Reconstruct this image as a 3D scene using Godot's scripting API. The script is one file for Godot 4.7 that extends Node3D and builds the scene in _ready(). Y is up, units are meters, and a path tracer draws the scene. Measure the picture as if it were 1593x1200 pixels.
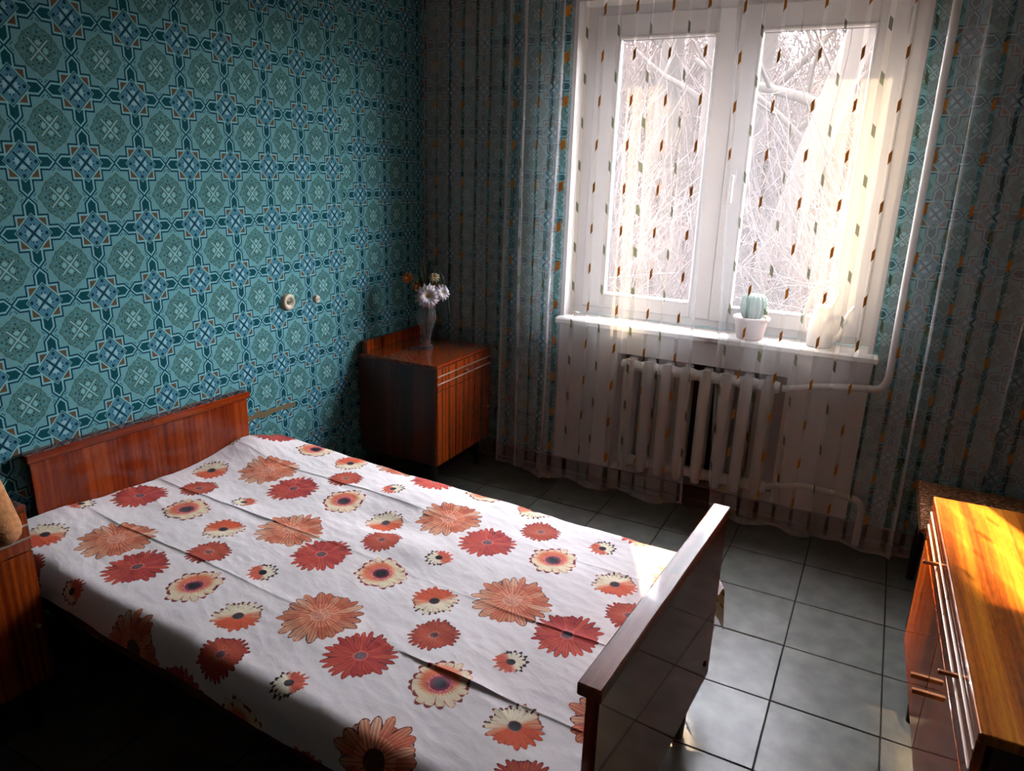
extends Node3D
# Bedroom with patterned teal wallpaper, a bed under a gerbera bedspread, and a sunny window behind sheer curtains.

const PW := 0.2026          # wallpaper repeat, across
const PH := 0.2188          # wallpaper repeat, down
const TILE := 0.33
const BED_TURN := 0.0585
const BED_AT := Vector3(0.075, 0, 1.895)
const ROOM_X := 3.13
const ROOM_Z := 5.0
const CEIL := 2.62
const OPEN_L := 0.915       # window opening in the wall with the window
const OPEN_R := 2.405
const OPEN_B := 0.88
const OPEN_T := 2.44
const WALL_T := 0.31

var rng := RandomNumberGenerator.new()
var M := {}

func _ready() -> void:
	rng.seed = 7
	# ---------- camera ----------
	var cam := Camera3D.new()
	cam.name = "camera"
	cam.transform = Transform3D(Basis(Vector3.UP, 0.4718) * Basis(Vector3.RIGHT, -0.2925) * Basis(Vector3.BACK, 0.0311), Vector3(2.4138, 1.6607, 3.5297))
	cam.fov = rad_to_deg(2.0 * atan(600.0 / 1115.58))
	cam.near = 0.05
	cam.far = 300.0
	add_child(cam)
	# ---------- sky, sun, exposure ----------
	var env := Environment.new()
	var sm := ProceduralSkyMaterial.new()
	sm.sky_top_color = Color(0.95, 0.96, 1.0)
	sm.sky_horizon_color = Color(1.0, 0.97, 0.95)
	sm.ground_bottom_color = Color(0.42, 0.38, 0.35)
	sm.ground_horizon_color = Color(0.55, 0.52, 0.5)
	sm.sky_energy_multiplier = 9.0
	sm.ground_energy_multiplier = 2.0
	var sky := Sky.new()
	sky.sky_material = sm
	env.background_mode = Environment.BG_SKY
	env.sky = sky
	env.tonemap_mode = Environment.TONE_MAPPER_LINEAR
	env.tonemap_exposure = 0.46
	env.sdfgi_enabled = true
	env.ssao_enabled = true
	env.ssil_enabled = true
	var we := WorldEnvironment.new()
	we.name = "world_environment"
	we.environment = env
	add_child(we)
	var sun := DirectionalLight3D.new()
	sun.name = "sun"
	sun.light_color = Color(1.0, 0.86, 0.66)
	sun.light_energy = 46.0
	sun.light_angular_distance = 0.6
	sun.shadow_enabled = true
	sun.sky_mode = DirectionalLight3D.SKY_MODE_LIGHT_ONLY
	add_child(sun)
	sun.look_at_from_position(Vector3.ZERO, Vector3(0.45, -0.8, 1.0), Vector3.UP)

	make_materials()
	build_shell()
	build_window()
	build_radiator()
	build_bed()
	build_bedspread()
	build_chest()
	build_nightstand(Vector3(0.022, 0, 0.09), 0.493, 0.71, 0.545, "brown lacquered nightstand in the corner with the vase of flowers on it")
	build_nightstand(Vector3(0.022, 0, 2.535), 0.378, 0.728, 0.545, "brown lacquered nightstand beside the headboard with the plush toy on it")
	build_curtains()
	build_stool()
	build_vase()
	build_sill_things()
	build_plush()
	build_outside()

# ======================================================================= helpers
class MB:
	var v := PackedVector3Array()
	var n := PackedVector3Array()
	var u := PackedVector2Array()
	var i := PackedInt32Array()
	func vert(p: Vector3, nn: Vector3, uv := Vector2.ZERO) -> int:
		v.append(p); n.append(nn); u.append(uv)
		return v.size() - 1
	func tri(a: int, b: int, c: int) -> void:
		var g := (v[c] - v[a]).cross(v[b] - v[a])
		if g.dot(n[a] + n[b] + n[c]) >= 0.0:
			i.append(a); i.append(b); i.append(c)
		else:
			i.append(a); i.append(c); i.append(b)
	func flat(pts: Array, nn: Vector3, uvs: Array) -> void:
		var k := v.size()
		for j in pts.size():
			vert(pts[j], nn, uvs[j])
		for j in range(1, pts.size() - 1):
			tri(k, k + j, k + j + 1)
	# a box with chamfered edges; UVs in metres, v along the grain axis
	func box(c: Vector3, s: Vector3, ch := 0.002, grain := 0, t := Transform3D.IDENTITY) -> void:
		var h := s * 0.5
		ch = minf(ch, minf(h.x, minf(h.y, h.z)) * 0.9)
		for a in 3:
			for sg in [-1.0, 1.0]:
				var b := (a + 1) % 3
				var d := (a + 2) % 3
				var pts := []
				for q in [[-1, -1], [1, -1], [1, 1], [-1, 1]]:
					var p := Vector3.ZERO
					p[a] = sg * h[a]; p[b] = q[0] * (h[b] - ch); p[d] = q[1] * (h[d] - ch)
					pts.append(p)
				var nn := Vector3.ZERO
				nn[a] = sg
				put(pts, nn, c, grain, t)
		for a in 3:
			var b := (a + 1) % 3
			var d := (a + 2) % 3
			for sa in [-1.0, 1.0]:
				for sb in [-1.0, 1.0]:
					var pts := []
					for q in [[0, -1], [0, 1], [1, 1], [1, -1]]:
						var p := Vector3.ZERO
						p[a] = sa * (h[a] - (ch if q[0] == 1 else 0.0)); p[b] = sb * (h[b] - (0.0 if q[0] == 1 else ch)); p[d] = q[1] * (h[d] - ch)
						pts.append(p)
					var nn := Vector3.ZERO
					nn[a] = sa; nn[b] = sb
					put(pts, nn.normalized(), c, grain, t)
		for sx in [-1.0, 1.0]:
			for sy in [-1.0, 1.0]:
				for sz in [-1.0, 1.0]:
					var sgn := Vector3(sx, sy, sz)
					var pts := []
					for a in 3:
						var p := sgn * (h - Vector3.ONE * ch)
						p[a] = sgn[a] * h[a]
						pts.append(p)
					put(pts, sgn.normalized(), c, grain, t)
	func put(pts: Array, nn: Vector3, c: Vector3, grain: int, t: Transform3D) -> void:
		var axis := nn.abs().max_axis_index()
		var ua := (grain + 1) % 3
		if ua == axis:
			ua = (grain + 2) % 3
		var va := grain if grain != axis else 3 - axis - ua
		var world := []
		var uvs := []
		for p in pts:
			var q: Vector3 = c + p
			uvs.append(Vector2(q[ua] + 0.37 * axis, q[va]))
			world.append(t * q)
		flat(world, t.basis * nn, uvs)
	func tube(path: Array, radii: Array, seg := 10, caps := true) -> void:
		var k := v.size()
		var side := Vector3.ZERO
		var run := 0.0
		for j in path.size():
			var tan_: Vector3 = (path[mini(j + 1, path.size() - 1)] - path[maxi(j - 1, 0)]).normalized()
			if side == Vector3.ZERO:
				side = tan_.cross(Vector3.UP if absf(tan_.y) < 0.9 else Vector3.RIGHT).normalized()
			side = (side - tan_ * side.dot(tan_)).normalized()
			var up := tan_.cross(side)
			if j > 0:
				run += path[j].distance_to(path[j - 1])
			for q in seg + 1:
				var an := TAU * q / seg
				var dir := side * cos(an) + up * sin(an)
				vert(path[j] + dir * radii[j], dir, Vector2(an / TAU * 0.2, run))
		for j in path.size() - 1:
			for q in seg:
				var a := k + j * (seg + 1) + q
				tri(a, a + 1, a + seg + 1)
				tri(a + 1, a + seg + 2, a + seg + 1)
		if caps:
			for e in [0, path.size() - 1]:
				var tan2: Vector3 = (path[0] - path[1]) if e == 0 else (path[e] - path[e - 1])
				var pts := []
				var uvs := []
				for q in seg:
					pts.append(v[k + e * (seg + 1) + q]); uvs.append(Vector2.ZERO)
				flat(pts, tan2.normalized(), uvs)
	# profile: points (radius, height), turned about the y axis through c
	func lathe(profile: Array, c: Vector3, seg := 24, t := Transform3D.IDENTITY) -> void:
		var k := v.size()
		for j in profile.size():
			var a: Vector2 = profile[maxi(j - 1, 0)]
			var b: Vector2 = profile[mini(j + 1, profile.size() - 1)]
			var d := (b - a).normalized()
			for q in seg + 1:
				var an := TAU * q / seg
				var p: Vector2 = profile[j]
				vert(t * (c + Vector3(p.x * cos(an), p.y, p.x * sin(an))), t.basis * Vector3(d.y * cos(an), -d.x, d.y * sin(an)), Vector2(float(q) / seg, p.y))
		for j in profile.size() - 1:
			for q in seg:
				var a2 := k + j * (seg + 1) + q
				tri(a2, a2 + 1, a2 + seg + 1)
				tri(a2 + 1, a2 + seg + 2, a2 + seg + 1)
	# grid of points rows x cols with smooth normals
	func grid(P: Array, UV: Array, cols: int, facing: Vector3, heart: Variant = null) -> void:
		var k := v.size()
		@warning_ignore("integer_division")
		var rows := P.size() / cols
		for r in rows:
			for c in cols:
				var du: Vector3 = P[r * cols + mini(c + 1, cols - 1)] - P[r * cols + maxi(c - 1, 0)]
				var dv: Vector3 = P[mini(r + 1, rows - 1) * cols + c] - P[maxi(r - 1, 0) * cols + c]
				var nn := du.cross(dv).normalized()
				vert(P[r * cols + c], nn, UV[r * cols + c])
		var s := 0.0
		for j in range(k, v.size()):
			s += n[j].dot(facing if heart == null else v[j] - heart)
		if s < 0.0:
			for j in range(k, v.size()):
				n[j] = -n[j]
		for r in rows - 1:
			for c in cols - 1:
				var a := k + r * cols + c
				tri(a, a + 1, a + cols)
				tri(a + 1, a + cols + 1, a + cols)
	func mesh() -> ArrayMesh:
		var arr := []
		arr.resize(Mesh.ARRAY_MAX)
		arr[Mesh.ARRAY_VERTEX] = v
		arr[Mesh.ARRAY_NORMAL] = n
		arr[Mesh.ARRAY_TEX_UV] = u
		arr[Mesh.ARRAY_INDEX] = i
		var m := ArrayMesh.new()
		m.add_surface_from_arrays(Mesh.PRIMITIVE_TRIANGLES, arr)
		return m

func numbered(called: String, parent: Node) -> String:
	if not parent.has_node(called):
		return called
	var k := 1
	while parent.has_node("%s_%03d" % [called, k]):
		k += 1
	return "%s_%03d" % [called, k]

func obj(called: String, m: Variant, mat: Material, parent: Node = self) -> MeshInstance3D:
	var o := MeshInstance3D.new()
	o.name = numbered(called, parent)
	o.mesh = m.mesh() if m is MB else m
	o.material_override = mat
	parent.add_child(o, true)
	return o

func tag(o: Node, label: String, category := "", group := "", kind := "") -> Node:
	if label: o.set_meta("label", label)
	if category: o.set_meta("category", category)
	if group: o.set_meta("group", group)
	if kind: o.set_meta("kind", kind)
	return o

func thing(called: String, label: String, category: String, at := Vector3.ZERO, turn := 0.0, group := "") -> Node3D:
	var o := Node3D.new()
	o.name = numbered(called, self)
	add_child(o)
	o.position = at
	o.rotation.y = turn
	tag(o, label, category, group)
	return o

func struct(called: String, m: Variant, mat: Material, label: String, parent: Node = self) -> MeshInstance3D:
	var o := obj(called, m, mat, parent)
	tag(o, label, "", "", "structure")
	return o

func bx(c: Vector3, s: Vector3, ch := 0.002, grain := 0) -> MB:
	var b := MB.new()
	b.box(c, s, ch, grain)
	return b

func tub(path: Array, r: float, seg := 10) -> MB:
	var b := MB.new()
	var rr := []
	for p in path: rr.append(r)
	b.tube(path, rr, seg)
	return b

func smooth_path(p: Array, sub := 6) -> Array:
	var out := []
	for j in p.size() - 1:
		var a: Vector3 = p[maxi(j - 1, 0)]
		var b: Vector3 = p[j]
		var c: Vector3 = p[j + 1]
		var d: Vector3 = p[mini(j + 2, p.size() - 1)]
		for s in sub:
			out.append(b.cubic_interpolate(c, a, d, float(s) / sub))
	out.append(p[p.size() - 1])
	return out

func hash1(k: int, s := 0) -> float:
	return fposmod(sin(k * 127.1 + s * 311.7 + 0.5) * 43758.5453, 1.0)

# ======================================================================= materials
func mat(c: Color, rough := 0.6, metal := 0.0) -> StandardMaterial3D:
	var m := StandardMaterial3D.new()
	m.albedo_color = c
	m.roughness = rough
	m.metallic = metal
	return m

func noise_tex(freq: float, a: Color, b: Color, size := 256, sd := 1, octaves := 4) -> NoiseTexture2D:
	var f := FastNoiseLite.new()
	f.seed = sd
	f.frequency = freq
	f.fractal_octaves = octaves
	var t := NoiseTexture2D.new()
	t.width = size
	t.height = size
	t.seamless = true
	t.noise = f
	var g := Gradient.new()
	g.set_color(0, a)
	g.set_color(1, b)
	t.color_ramp = g
	return t

func bump_tex(freq: float, strength: float, size := 256, sd := 1, octaves := 4) -> NoiseTexture2D:
	var f := FastNoiseLite.new()
	f.seed = sd
	f.frequency = freq
	f.fractal_octaves = octaves
	var t := NoiseTexture2D.new()
	t.width = size
	t.height = size
	t.seamless = true
	t.noise = f
	t.as_normal_map = true
	t.bump_strength = strength
	return t

# veneer: streaks along v
func wood_tex(dark: Color, mid: Color, light: Color, sd: int, bands: float, wobble := 0.012) -> ImageTexture:
	var w := 256
	var h := 512
	var im := Image.create(w, h, true, Image.FORMAT_RGB8)
	var f := FastNoiseLite.new()
	f.seed = sd
	f.frequency = 1.0
	f.fractal_octaves = 3
	for y in h:
		for x in w:
			var fx := float(x) / w
			var fy := float(y) / h
			var wob := f.get_noise_2d(fx * 2.0, fy * 1.2) * wobble
			var a := f.get_noise_2d((fx + wob) * bands, fy * 0.35)
			var b := f.get_noise_2d((fx + wob) * bands * 6.0 + 40.0, fy * 1.2)
			var c := f.get_noise_2d(fx * 150.0 + 9.0, fy * 26.0)
			var t := clampf(0.5 + a * 0.8 + b * 0.45 + c * 0.25, 0.0, 1.0)
			var col := dark.lerp(mid, clampf(t * 2.0, 0.0, 1.0)) if t < 0.5 else mid.lerp(light, clampf(t * 2.0 - 1.0, 0.0, 1.0))
			im.set_pixel(x, y, col)
	return ImageTexture.create_from_image(im)

func wood(dark: Color, mid: Color, light: Color, sd: int, bands: float, rough := 0.22) -> StandardMaterial3D:
	var m := StandardMaterial3D.new()
	m.albedo_texture = wood_tex(dark, mid, light, sd, bands)
	m.uv1_scale = Vector3(1.6, 0.8, 1)
	m.roughness = rough
	m.clearcoat_enabled = true
	m.clearcoat = 1.0
	m.clearcoat_roughness = 0.03
	return m

func wallpaper_tex() -> ImageTexture:
	var n := 320
	var im := Image.create(n, n, true, Image.FORMAT_RGB8)
	var f := FastNoiseLite.new()
	f.seed = 3
	f.frequency = 0.09
	var pale := Color8(118, 172, 178)
	var back := Color8(78, 138, 145)
	var navy := Color8(12, 58, 76)
	var teal := Color8(10, 70, 80)
	var blue := Color8(66, 122, 142)
	var brown := Color8(98, 74, 52)
	var olive := Color8(72, 108, 102)
	var sage := Color8(76, 122, 121)
	for y in n:
		for x in n:
			var a := absf(fposmod(float(x) / n + 0.5, 1.0) - 0.5)
			var b := absf(fposmod(float(y) / n + 0.5, 1.0) - 0.5)
			var p := maxf(a, b)
			var q := minf(a, b)
			var arm := maxf(q - 0.1, (q + p - 0.5) * 0.8)
			var d := minf(p - 0.25, arm)
			var c := back
			if d > 0.02:
				var mp := maxf(0.5 - a, 0.5 - b)
				var mq := minf(0.5 - a, 0.5 - b)
				var r := sqrt(mp * mp + mq * mq)
				var th := atan2(mq, mp)
				var R := 0.3 + 0.05 * pow(absf(cos(2.0 * th)), 12.0) + 0.006 * cos(16.0 * th)
				if r < R:
					c = sage
					if r > R - 0.022:
						c = olive
					elif r > 0.2:
						# scrolls round the rim
						var s := sin(th * 16.0 + sin(r * 60.0) * 1.5) * sin(r * 75.0)
						c = olive.lerp(back, clampf(0.5 + s * 0.7, 0.0, 1.0))
					else:
						var s2 := sin(r * 110.0 + cos(th * 8.0) * 2.0)
						c = sage.lerp(olive, clampf(0.4 + 0.5 * s2, 0.0, 1.0))
					var dg := (mp - mq) * 0.707
					if r < 0.21 and dg < 0.022:
						c = olive.darkened(0.25) if dg > 0.013 else pale.lightened(0.12)
					elif Vector2(mp - 0.1, mq).length() < 0.045 - 0.25 * absf(mp - 0.1):
						c = pale
					for dt in [Vector2(0.17, 0.03), Vector2(0.235, 0.0), Vector2(0.13, 0.055), Vector2(0.2, 0.13)]:
						if Vector2(mp - dt.x, mq - dt.y).length() < 0.012:
							c = navy
				elif r < R + 0.012:
					c = back.lightened(0.12)
				else:
					c = back.lightened(0.1)
					for dt in [Vector2(0.41, 0.028), Vector2(0.385, 0.05)]:
						if Vector2(mp - dt.x, mq - dt.y).length() < 0.01:
							c = navy
			elif d > -0.006:
				c = navy
			elif d > -0.034:
				c = pale
			else:
				var e := (0.292 - (p + q)) * 0.707
				if e > 0.0:
					c = blue
					if e < 0.011: c = pale
					elif e < 0.022: c = navy
					elif e < 0.03: c = pale.darkened(0.15)
					else:
						var dg2 := (p - q) * 0.707
						if dg2 < 0.016: c = navy
						elif dg2 < 0.024: c = blue.lightened(0.25)
						elif Vector2(p - 0.085, q).length() < 0.048 - 0.3 * maxf(0.0, 0.085 - p): c = pale.lightened(0.1) if p < 0.1 else blue.lightened(0.3)
						if Vector2(p - 0.125, q - 0.024).length() < 0.013: c = navy
						if Vector2(p - 0.2, q).length() < 0.026: c = navy
				elif p < 0.25:
					c = pale
					if e < -0.014 and p < 0.216: c = brown
				else:
					c = pale
					if arm < -0.034: c = teal
			var t := f.get_noise_2d(x, y) * 0.1 + (hash1(x, y) - 0.5) * 0.05
			c = c.lightened(t) if t > 0.0 else c.darkened(-t)
			im.set_pixel(x, y, c)
	return ImageTexture.create_from_image(im)

func make_materials() -> void:
	var wp := mat(Color(1, 1, 1), 0.85)
	wp.metallic_specular = 0.15
	wp.albedo_texture = wallpaper_tex()
	wp.normal_enabled = true
	wp.normal_texture = bump_tex(0.05, 3.0, 256, 5)
	wp.normal_scale = 0.25
	M.wallpaper = wp
	M.white = mat(Color(0.86, 0.86, 0.87), 0.35)
	M.plaster = mat(Color(0.83, 0.82, 0.81), 0.8)
	M.ceiling = mat(Color(0.86, 0.85, 0.84), 0.9)
	M.outer = mat(Color(0.5, 0.48, 0.45), 0.9)
	M.paint = mat(Color(0.84, 0.83, 0.81), 0.4)
	M.gasket = mat(Color(0.12, 0.12, 0.13), 0.6)
	var tl := StandardMaterial3D.new()
	tl.albedo_texture = noise_tex(0.012, Color(0.31, 0.315, 0.29), Color(0.42, 0.42, 0.39), 512, 11, 5)
	tl.uv1_triplanar = true
	tl.uv1_world_triplanar = true
	tl.uv1_scale = Vector3(1.3, 1.3, 1.3)
	tl.roughness = 0.4
	tl.metallic_specular = 0.45
	M.tile = tl
	M.grout = mat(Color(0.09, 0.085, 0.08), 0.9)
	M.base = mat(Color(0.2, 0.11, 0.07), 0.45)
	M.bedwood = wood(Color8(84, 26, 8), Color8(120, 42, 14), Color8(146, 62, 24), 21, 5.0, 0.1)
	M.bedcap = wood(Color8(92, 34, 14), Color8(128, 54, 24), Color8(156, 78, 38), 22, 7.0, 0.35)
	M.bedcap.clearcoat = 0.2
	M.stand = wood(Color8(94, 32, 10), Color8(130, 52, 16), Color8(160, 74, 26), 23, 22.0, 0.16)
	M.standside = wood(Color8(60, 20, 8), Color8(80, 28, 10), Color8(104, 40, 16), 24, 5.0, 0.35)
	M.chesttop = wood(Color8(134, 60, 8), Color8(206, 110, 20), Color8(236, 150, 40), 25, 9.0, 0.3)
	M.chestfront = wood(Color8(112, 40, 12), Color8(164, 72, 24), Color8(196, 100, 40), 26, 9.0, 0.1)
	M.black = mat(Color(0.03, 0.025, 0.025), 0.5)
	M.alu = mat(Color(0.85, 0.8, 0.74), 0.3, 0.85)
	M.brass = mat(Color(0.72, 0.5, 0.34), 0.3, 0.9)
	M.brown = mat(Color(0.3, 0.13, 0.09), 0.85)
	M.plastic = mat(Color(0.78, 0.74, 0.66), 0.4)
	M.dark = mat(Color(0.05, 0.045, 0.04), 0.6)
	var gl := mat(Color(1, 1, 1, 0.06), 0.02)
	gl.transparency = BaseMaterial3D.TRANSPARENCY_ALPHA
	M.pane = gl
	var vg := mat(Color(0.9, 0.92, 0.94, 0.08), 0.04)
	vg.refraction_enabled = true
	vg.refraction_scale = 0.05
	vg.transparency = BaseMaterial3D.TRANSPARENCY_ALPHA
	M.vase = vg
	M.bark = mat(Color(1, 1, 1), 0.95)
	M.bark.albedo_texture = noise_tex(0.03, Color(0.1, 0.078, 0.062), Color(0.155, 0.12, 0.095), 256, 31)
	M.bark.uv1_scale = Vector3(5, 1, 1)
	M.twig = mat(Color(0.18, 0.138, 0.13), 0.95)
	M.ground = mat(Color(1, 1, 1), 1.0)
	M.ground.albedo_texture = noise_tex(0.02, Color(0.15, 0.125, 0.115), Color(0.22, 0.185, 0.165), 256, 32)
	M.ground.uv1_triplanar = true
	M.ground.uv1_scale = Vector3(0.3, 0.3, 0.3)

# ======================================================================= the room
func wall_quad(b: MB, p0: Vector3, p1: Vector3, nn: Vector3, uv: Callable) -> void:
	# an upright rectangle from corner p0 to corner p1
	var pts := [p0, Vector3(p1.x, p0.y, p1.z), p1, Vector3(p0.x, p1.y, p0.z)]
	var uvs := []
	for p in pts: uvs.append(uv.call(p))
	b.flat(pts, nn, uvs)

func slab(b: MB, lo: Vector3, hi: Vector3) -> void:
	b.box((lo + hi) * 0.5, hi - lo, 0.0, 1)

func build_shell() -> void:
	# floor: a dark bed of grout with tiles set in it
	var fl := struct("floor", bx(Vector3(ROOM_X / 2, -0.06, ROOM_Z / 2), Vector3(ROOM_X + 0.3, 0.11, ROOM_Z + 0.3), 0.0), M.grout, "floor of grey-green square tiles with dark joints")
	var full := []
	for k in 3:
		full.append(bx(Vector3.ZERO, Vector3(TILE - 0.0055, 0.012, TILE - 0.0055), 0.0012))
	var x0 := 2.3029 - 7 * TILE
	var z0 := 0.3686 - 2 * TILE
	for i in 12:
		for j in 18:
			var lo := Vector2(maxf(x0 + i * TILE, 0.0), maxf(z0 + j * TILE, 0.0))
			var hi := Vector2(minf(x0 + (i + 1) * TILE, ROOM_X), minf(z0 + (j + 1) * TILE, ROOM_Z))
			if hi.x - lo.x < 0.01 or hi.y - lo.y < 0.01:
				continue
			var whole := hi.x - lo.x > TILE - 0.001 and hi.y - lo.y > TILE - 0.001
			var m: Variant = full[(i * 3 + j) % 3] if whole else bx(Vector3.ZERO, Vector3(hi.x - lo.x - 0.0055, 0.012, hi.y - lo.y - 0.0055), 0.0012)
			var t := obj("tile", m, M.tile, fl)
			t.position = Vector3((lo.x + hi.x) / 2, -0.006 + (hash1(i, j) - 0.5) * 0.0008, (lo.y + hi.y) / 2)
	# left wall: three strips of paper, whose pattern does not quite meet
	var wl := MB.new()
	var uv1 := func(p: Vector3) -> Vector2: return Vector2((1.9694 - p.z) / PW, (2.0786 - p.y) / PH)
	var uv2 := func(p: Vector3) -> Vector2: return Vector2((0.554 - p.z) / PW, (1.955 - p.y) / PH)
	var uv3 := func(p: Vector3) -> Vector2: return Vector2((0.044 - p.z) / PW, (2.291 - p.y) / PH)
	wall_quad(wl, Vector3(0, 0, ROOM_Z), Vector3(0, CEIL, 0.682), Vector3.RIGHT, uv1)
	wall_quad(wl, Vector3(0.0004, 0, 0.682), Vector3(0.0004, CEIL, 0.073), Vector3.RIGHT, uv2)
	wall_quad(wl, Vector3(0.0008, 0, 0.073), Vector3(0.0008, CEIL, 0.0), Vector3.RIGHT, uv3)
	slab(wl, Vector3(-0.2, 0, -0.1), Vector3(-0.001, CEIL, ROOM_Z + 0.1))
	var left := struct("wall_left", wl, M.wallpaper, "left wall papered in a teal and blue tile pattern behind the headboard")
	# the torn, yellowed patch just above the bed
	var torn := MB.new()
	var up := []
	var lowp := []
	for k in 13:
		var z := 1.405 - k * 0.0265
		up.append(Vector3(0.0012, 0.575 - 0.0008 * k + (hash1(k, 3) - 0.5) * 0.014, z))
		lowp.append(Vector3(0.0012, 0.548 - 0.0006 * k + (hash1(k, 4) - 0.5) * 0.016, z))
	for k in 12:
		torn.flat([up[k], up[k + 1], lowp[k + 1], lowp[k]], Vector3.RIGHT, [Vector2.ZERO, Vector2.ZERO, Vector2.ZERO, Vector2.ZERO])
	tag(obj("torn_strip", torn, mat(Color(0.42, 0.36, 0.24), 0.9), left), "yellowed strip where the paper is torn off")
	# wall with the window
	var wb := MB.new()
	var uvb := func(p: Vector3) -> Vector2: return Vector2((p.x - 2.563) / PW, (1.754 - p.y) / PH)
	var uvc := func(p: Vector3) -> Vector2: return Vector2((p.x - 0.797) / PW, (2.285 - p.y) / PH)
	var nz := Vector3(0, 0, 1)
	wall_quad(wb, Vector3(0, 0, 0), Vector3(OPEN_L - 0.02, CEIL, 0), nz, uvc)
	wall_quad(wb, Vector3(OPEN_R + 0.02, 0, 0), Vector3(ROOM_X, CEIL, 0), nz, uvb)
	wall_quad(wb, Vector3(OPEN_L - 0.02, OPEN_T + 0.01, 0), Vector3(OPEN_R + 0.02, CEIL, 0), nz, uvb)
	slab(wb, Vector3(-0.2, -0.1, -WALL_T), Vector3(OPEN_L - 0.02, CEIL + 0.1, -0.001))
	slab(wb, Vector3(OPEN_R + 0.02, -0.1, -WALL_T), Vector3(ROOM_X + 0.2, CEIL + 0.1, -0.001))
	slab(wb, Vector3(OPEN_L - 0.02, OPEN_T + 0.01, -WALL_T), Vector3(OPEN_R + 0.02, CEIL + 0.1, -0.001))
	slab(wb, Vector3(OPEN_L - 0.02, -0.1, -WALL_T), Vector3(OPEN_R + 0.02, OPEN_B - 0.01, -0.135))
	var wallb := struct("wall_back", wb, M.wallpaper, "papered wall round the window behind the sheer curtains")
	# white painted niche below the sill and reveals of the opening
	var nb := MB.new()
	slab(nb, Vector3(OPEN_L - 0.02, 0.0, -0.134), Vector3(1.235, OPEN_B - 0.002, 0.003))
	slab(nb, Vector3(2.085, 0.0, -0.134), Vector3(OPEN_R + 0.03, OPEN_B - 0.002, 0.003))
	slab(nb, Vector3(1.235, 0.752, -0.134), Vector3(2.085, OPEN_B - 0.002, 0.003))
	slab(nb, Vector3(1.235, 0.0, -0.134), Vector3(2.085, 0.1, 0.003))
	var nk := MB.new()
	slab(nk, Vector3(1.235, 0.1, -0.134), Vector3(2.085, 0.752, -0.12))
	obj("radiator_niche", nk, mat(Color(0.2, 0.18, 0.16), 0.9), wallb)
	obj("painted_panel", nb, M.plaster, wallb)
	var rv := MB.new()
	slab(rv, Vector3(OPEN_L - 0.02, OPEN_B, -WALL_T + 0.004), Vector3(OPEN_L, OPEN_T + 0.01, 0.002))
	slab(rv, Vector3(OPEN_R, OPEN_B, -WALL_T + 0.004), Vector3(OPEN_R + 0.02, OPEN_T + 0.01, 0.002))
	slab(rv, Vector3(OPEN_L - 0.02, OPEN_T, -WALL_T + 0.004), Vector3(OPEN_R + 0.02, OPEN_T + 0.012, 0.002))
	obj("window_reveal", rv, M.plaster, wallb)
	# the walls out of view close the room
	var wr := MB.new()
	var uvr := func(p: Vector3) -> Vector2: return Vector2(p.z / PW, (2.0786 - p.y) / PH)
	wall_quad(wr, Vector3(ROOM_X, 0, 0), Vector3(ROOM_X, CEIL, ROOM_Z), Vector3.LEFT, uvr)
	slab(wr, Vector3(ROOM_X + 0.001, 0, -0.1), Vector3(ROOM_X + 0.2, CEIL, ROOM_Z + 0.1))
	struct("wall_right", wr, M.wallpaper, "papered right wall behind the chest of drawers")
	var wf := MB.new()
	var uvf := func(p: Vector3) -> Vector2: return Vector2(p.x / PW, (2.0786 - p.y) / PH)
	wall_quad(wf, Vector3(0, 0, ROOM_Z), Vector3(ROOM_X, CEIL, ROOM_Z), Vector3(0, 0, -1), uvf)
	slab(wf, Vector3(-0.2, 0, ROOM_Z + 0.001), Vector3(ROOM_X + 0.2, CEIL, ROOM_Z + 0.2))
	struct("wall_front", wf, M.plaster, "plain pale wall across from the window")
	var ce := MB.new()
	slab(ce, Vector3(-0.2, CEIL, -WALL_T), Vector3(ROOM_X + 0.2, CEIL + 0.2, ROOM_Z + 0.2))
	struct("ceiling", ce, M.ceiling, "plain pale ceiling")
	# skirting
	var sb := MB.new()
	sb.box(Vector3(ROOM_X / 2, 0.05, 0.012), Vector3(ROOM_X, 0.1, 0.018), 0.004)
	sb.box(Vector3(ROOM_X / 2, 0.017, 0.02), Vector3(ROOM_X, 0.034, 0.03), 0.006)
	struct("baseboard_back", sb, M.base, "brown painted skirting board under the window wall")
	var sl := MB.new()
	sl.box(Vector3(0.01, 0.05, ROOM_Z / 2), Vector3(0.018, 0.1, ROOM_Z), 0.004)
	struct("baseboard_left", sl, M.base, "brown painted skirting board along the left wall")
	# sockets on the left wall
	var so := thing("power_socket", "round cream power socket on the teal papered wall", "socket", Vector3(0.001, 1.048, 1.103))
	var rot := Transform3D(Basis(Vector3.BACK, -PI / 2), Vector3.ZERO)
	var pl := MB.new()
	pl.lathe([Vector2(0.0, 0.012), Vector2(0.019, 0.012), Vector2(0.021, 0.02), Vector2(0.031, 0.02), Vector2(0.037, 0.014), Vector2(0.038, 0.0)], Vector3.ZERO, 32, rot)
	obj("faceplate", pl, M.plastic, so)
	var ins := MB.new()
	ins.lathe([Vector2(0.0, 0.0145), Vector2(0.013, 0.0145), Vector2(0.0135, 0.0125)], Vector3.ZERO, 24, rot)
	obj("insert", ins, mat(Color(0.5, 0.46, 0.4), 0.5), so)
	for s in [-1, 1]:
		var ho := MB.new()
		ho.lathe([Vector2(0.0, 0.0152), Vector2(0.0028, 0.0152), Vector2(0.003, 0.0145)], Vector3(0, 0, 0.0075 * s), 12, rot)
		obj("pin_hole", ho, M.dark, so)
	obj("screw_bar", bx(Vector3(0.015, 0, 0), Vector3(0.002, 0.004, 0.022), 0.0005), M.dark, so)
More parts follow.
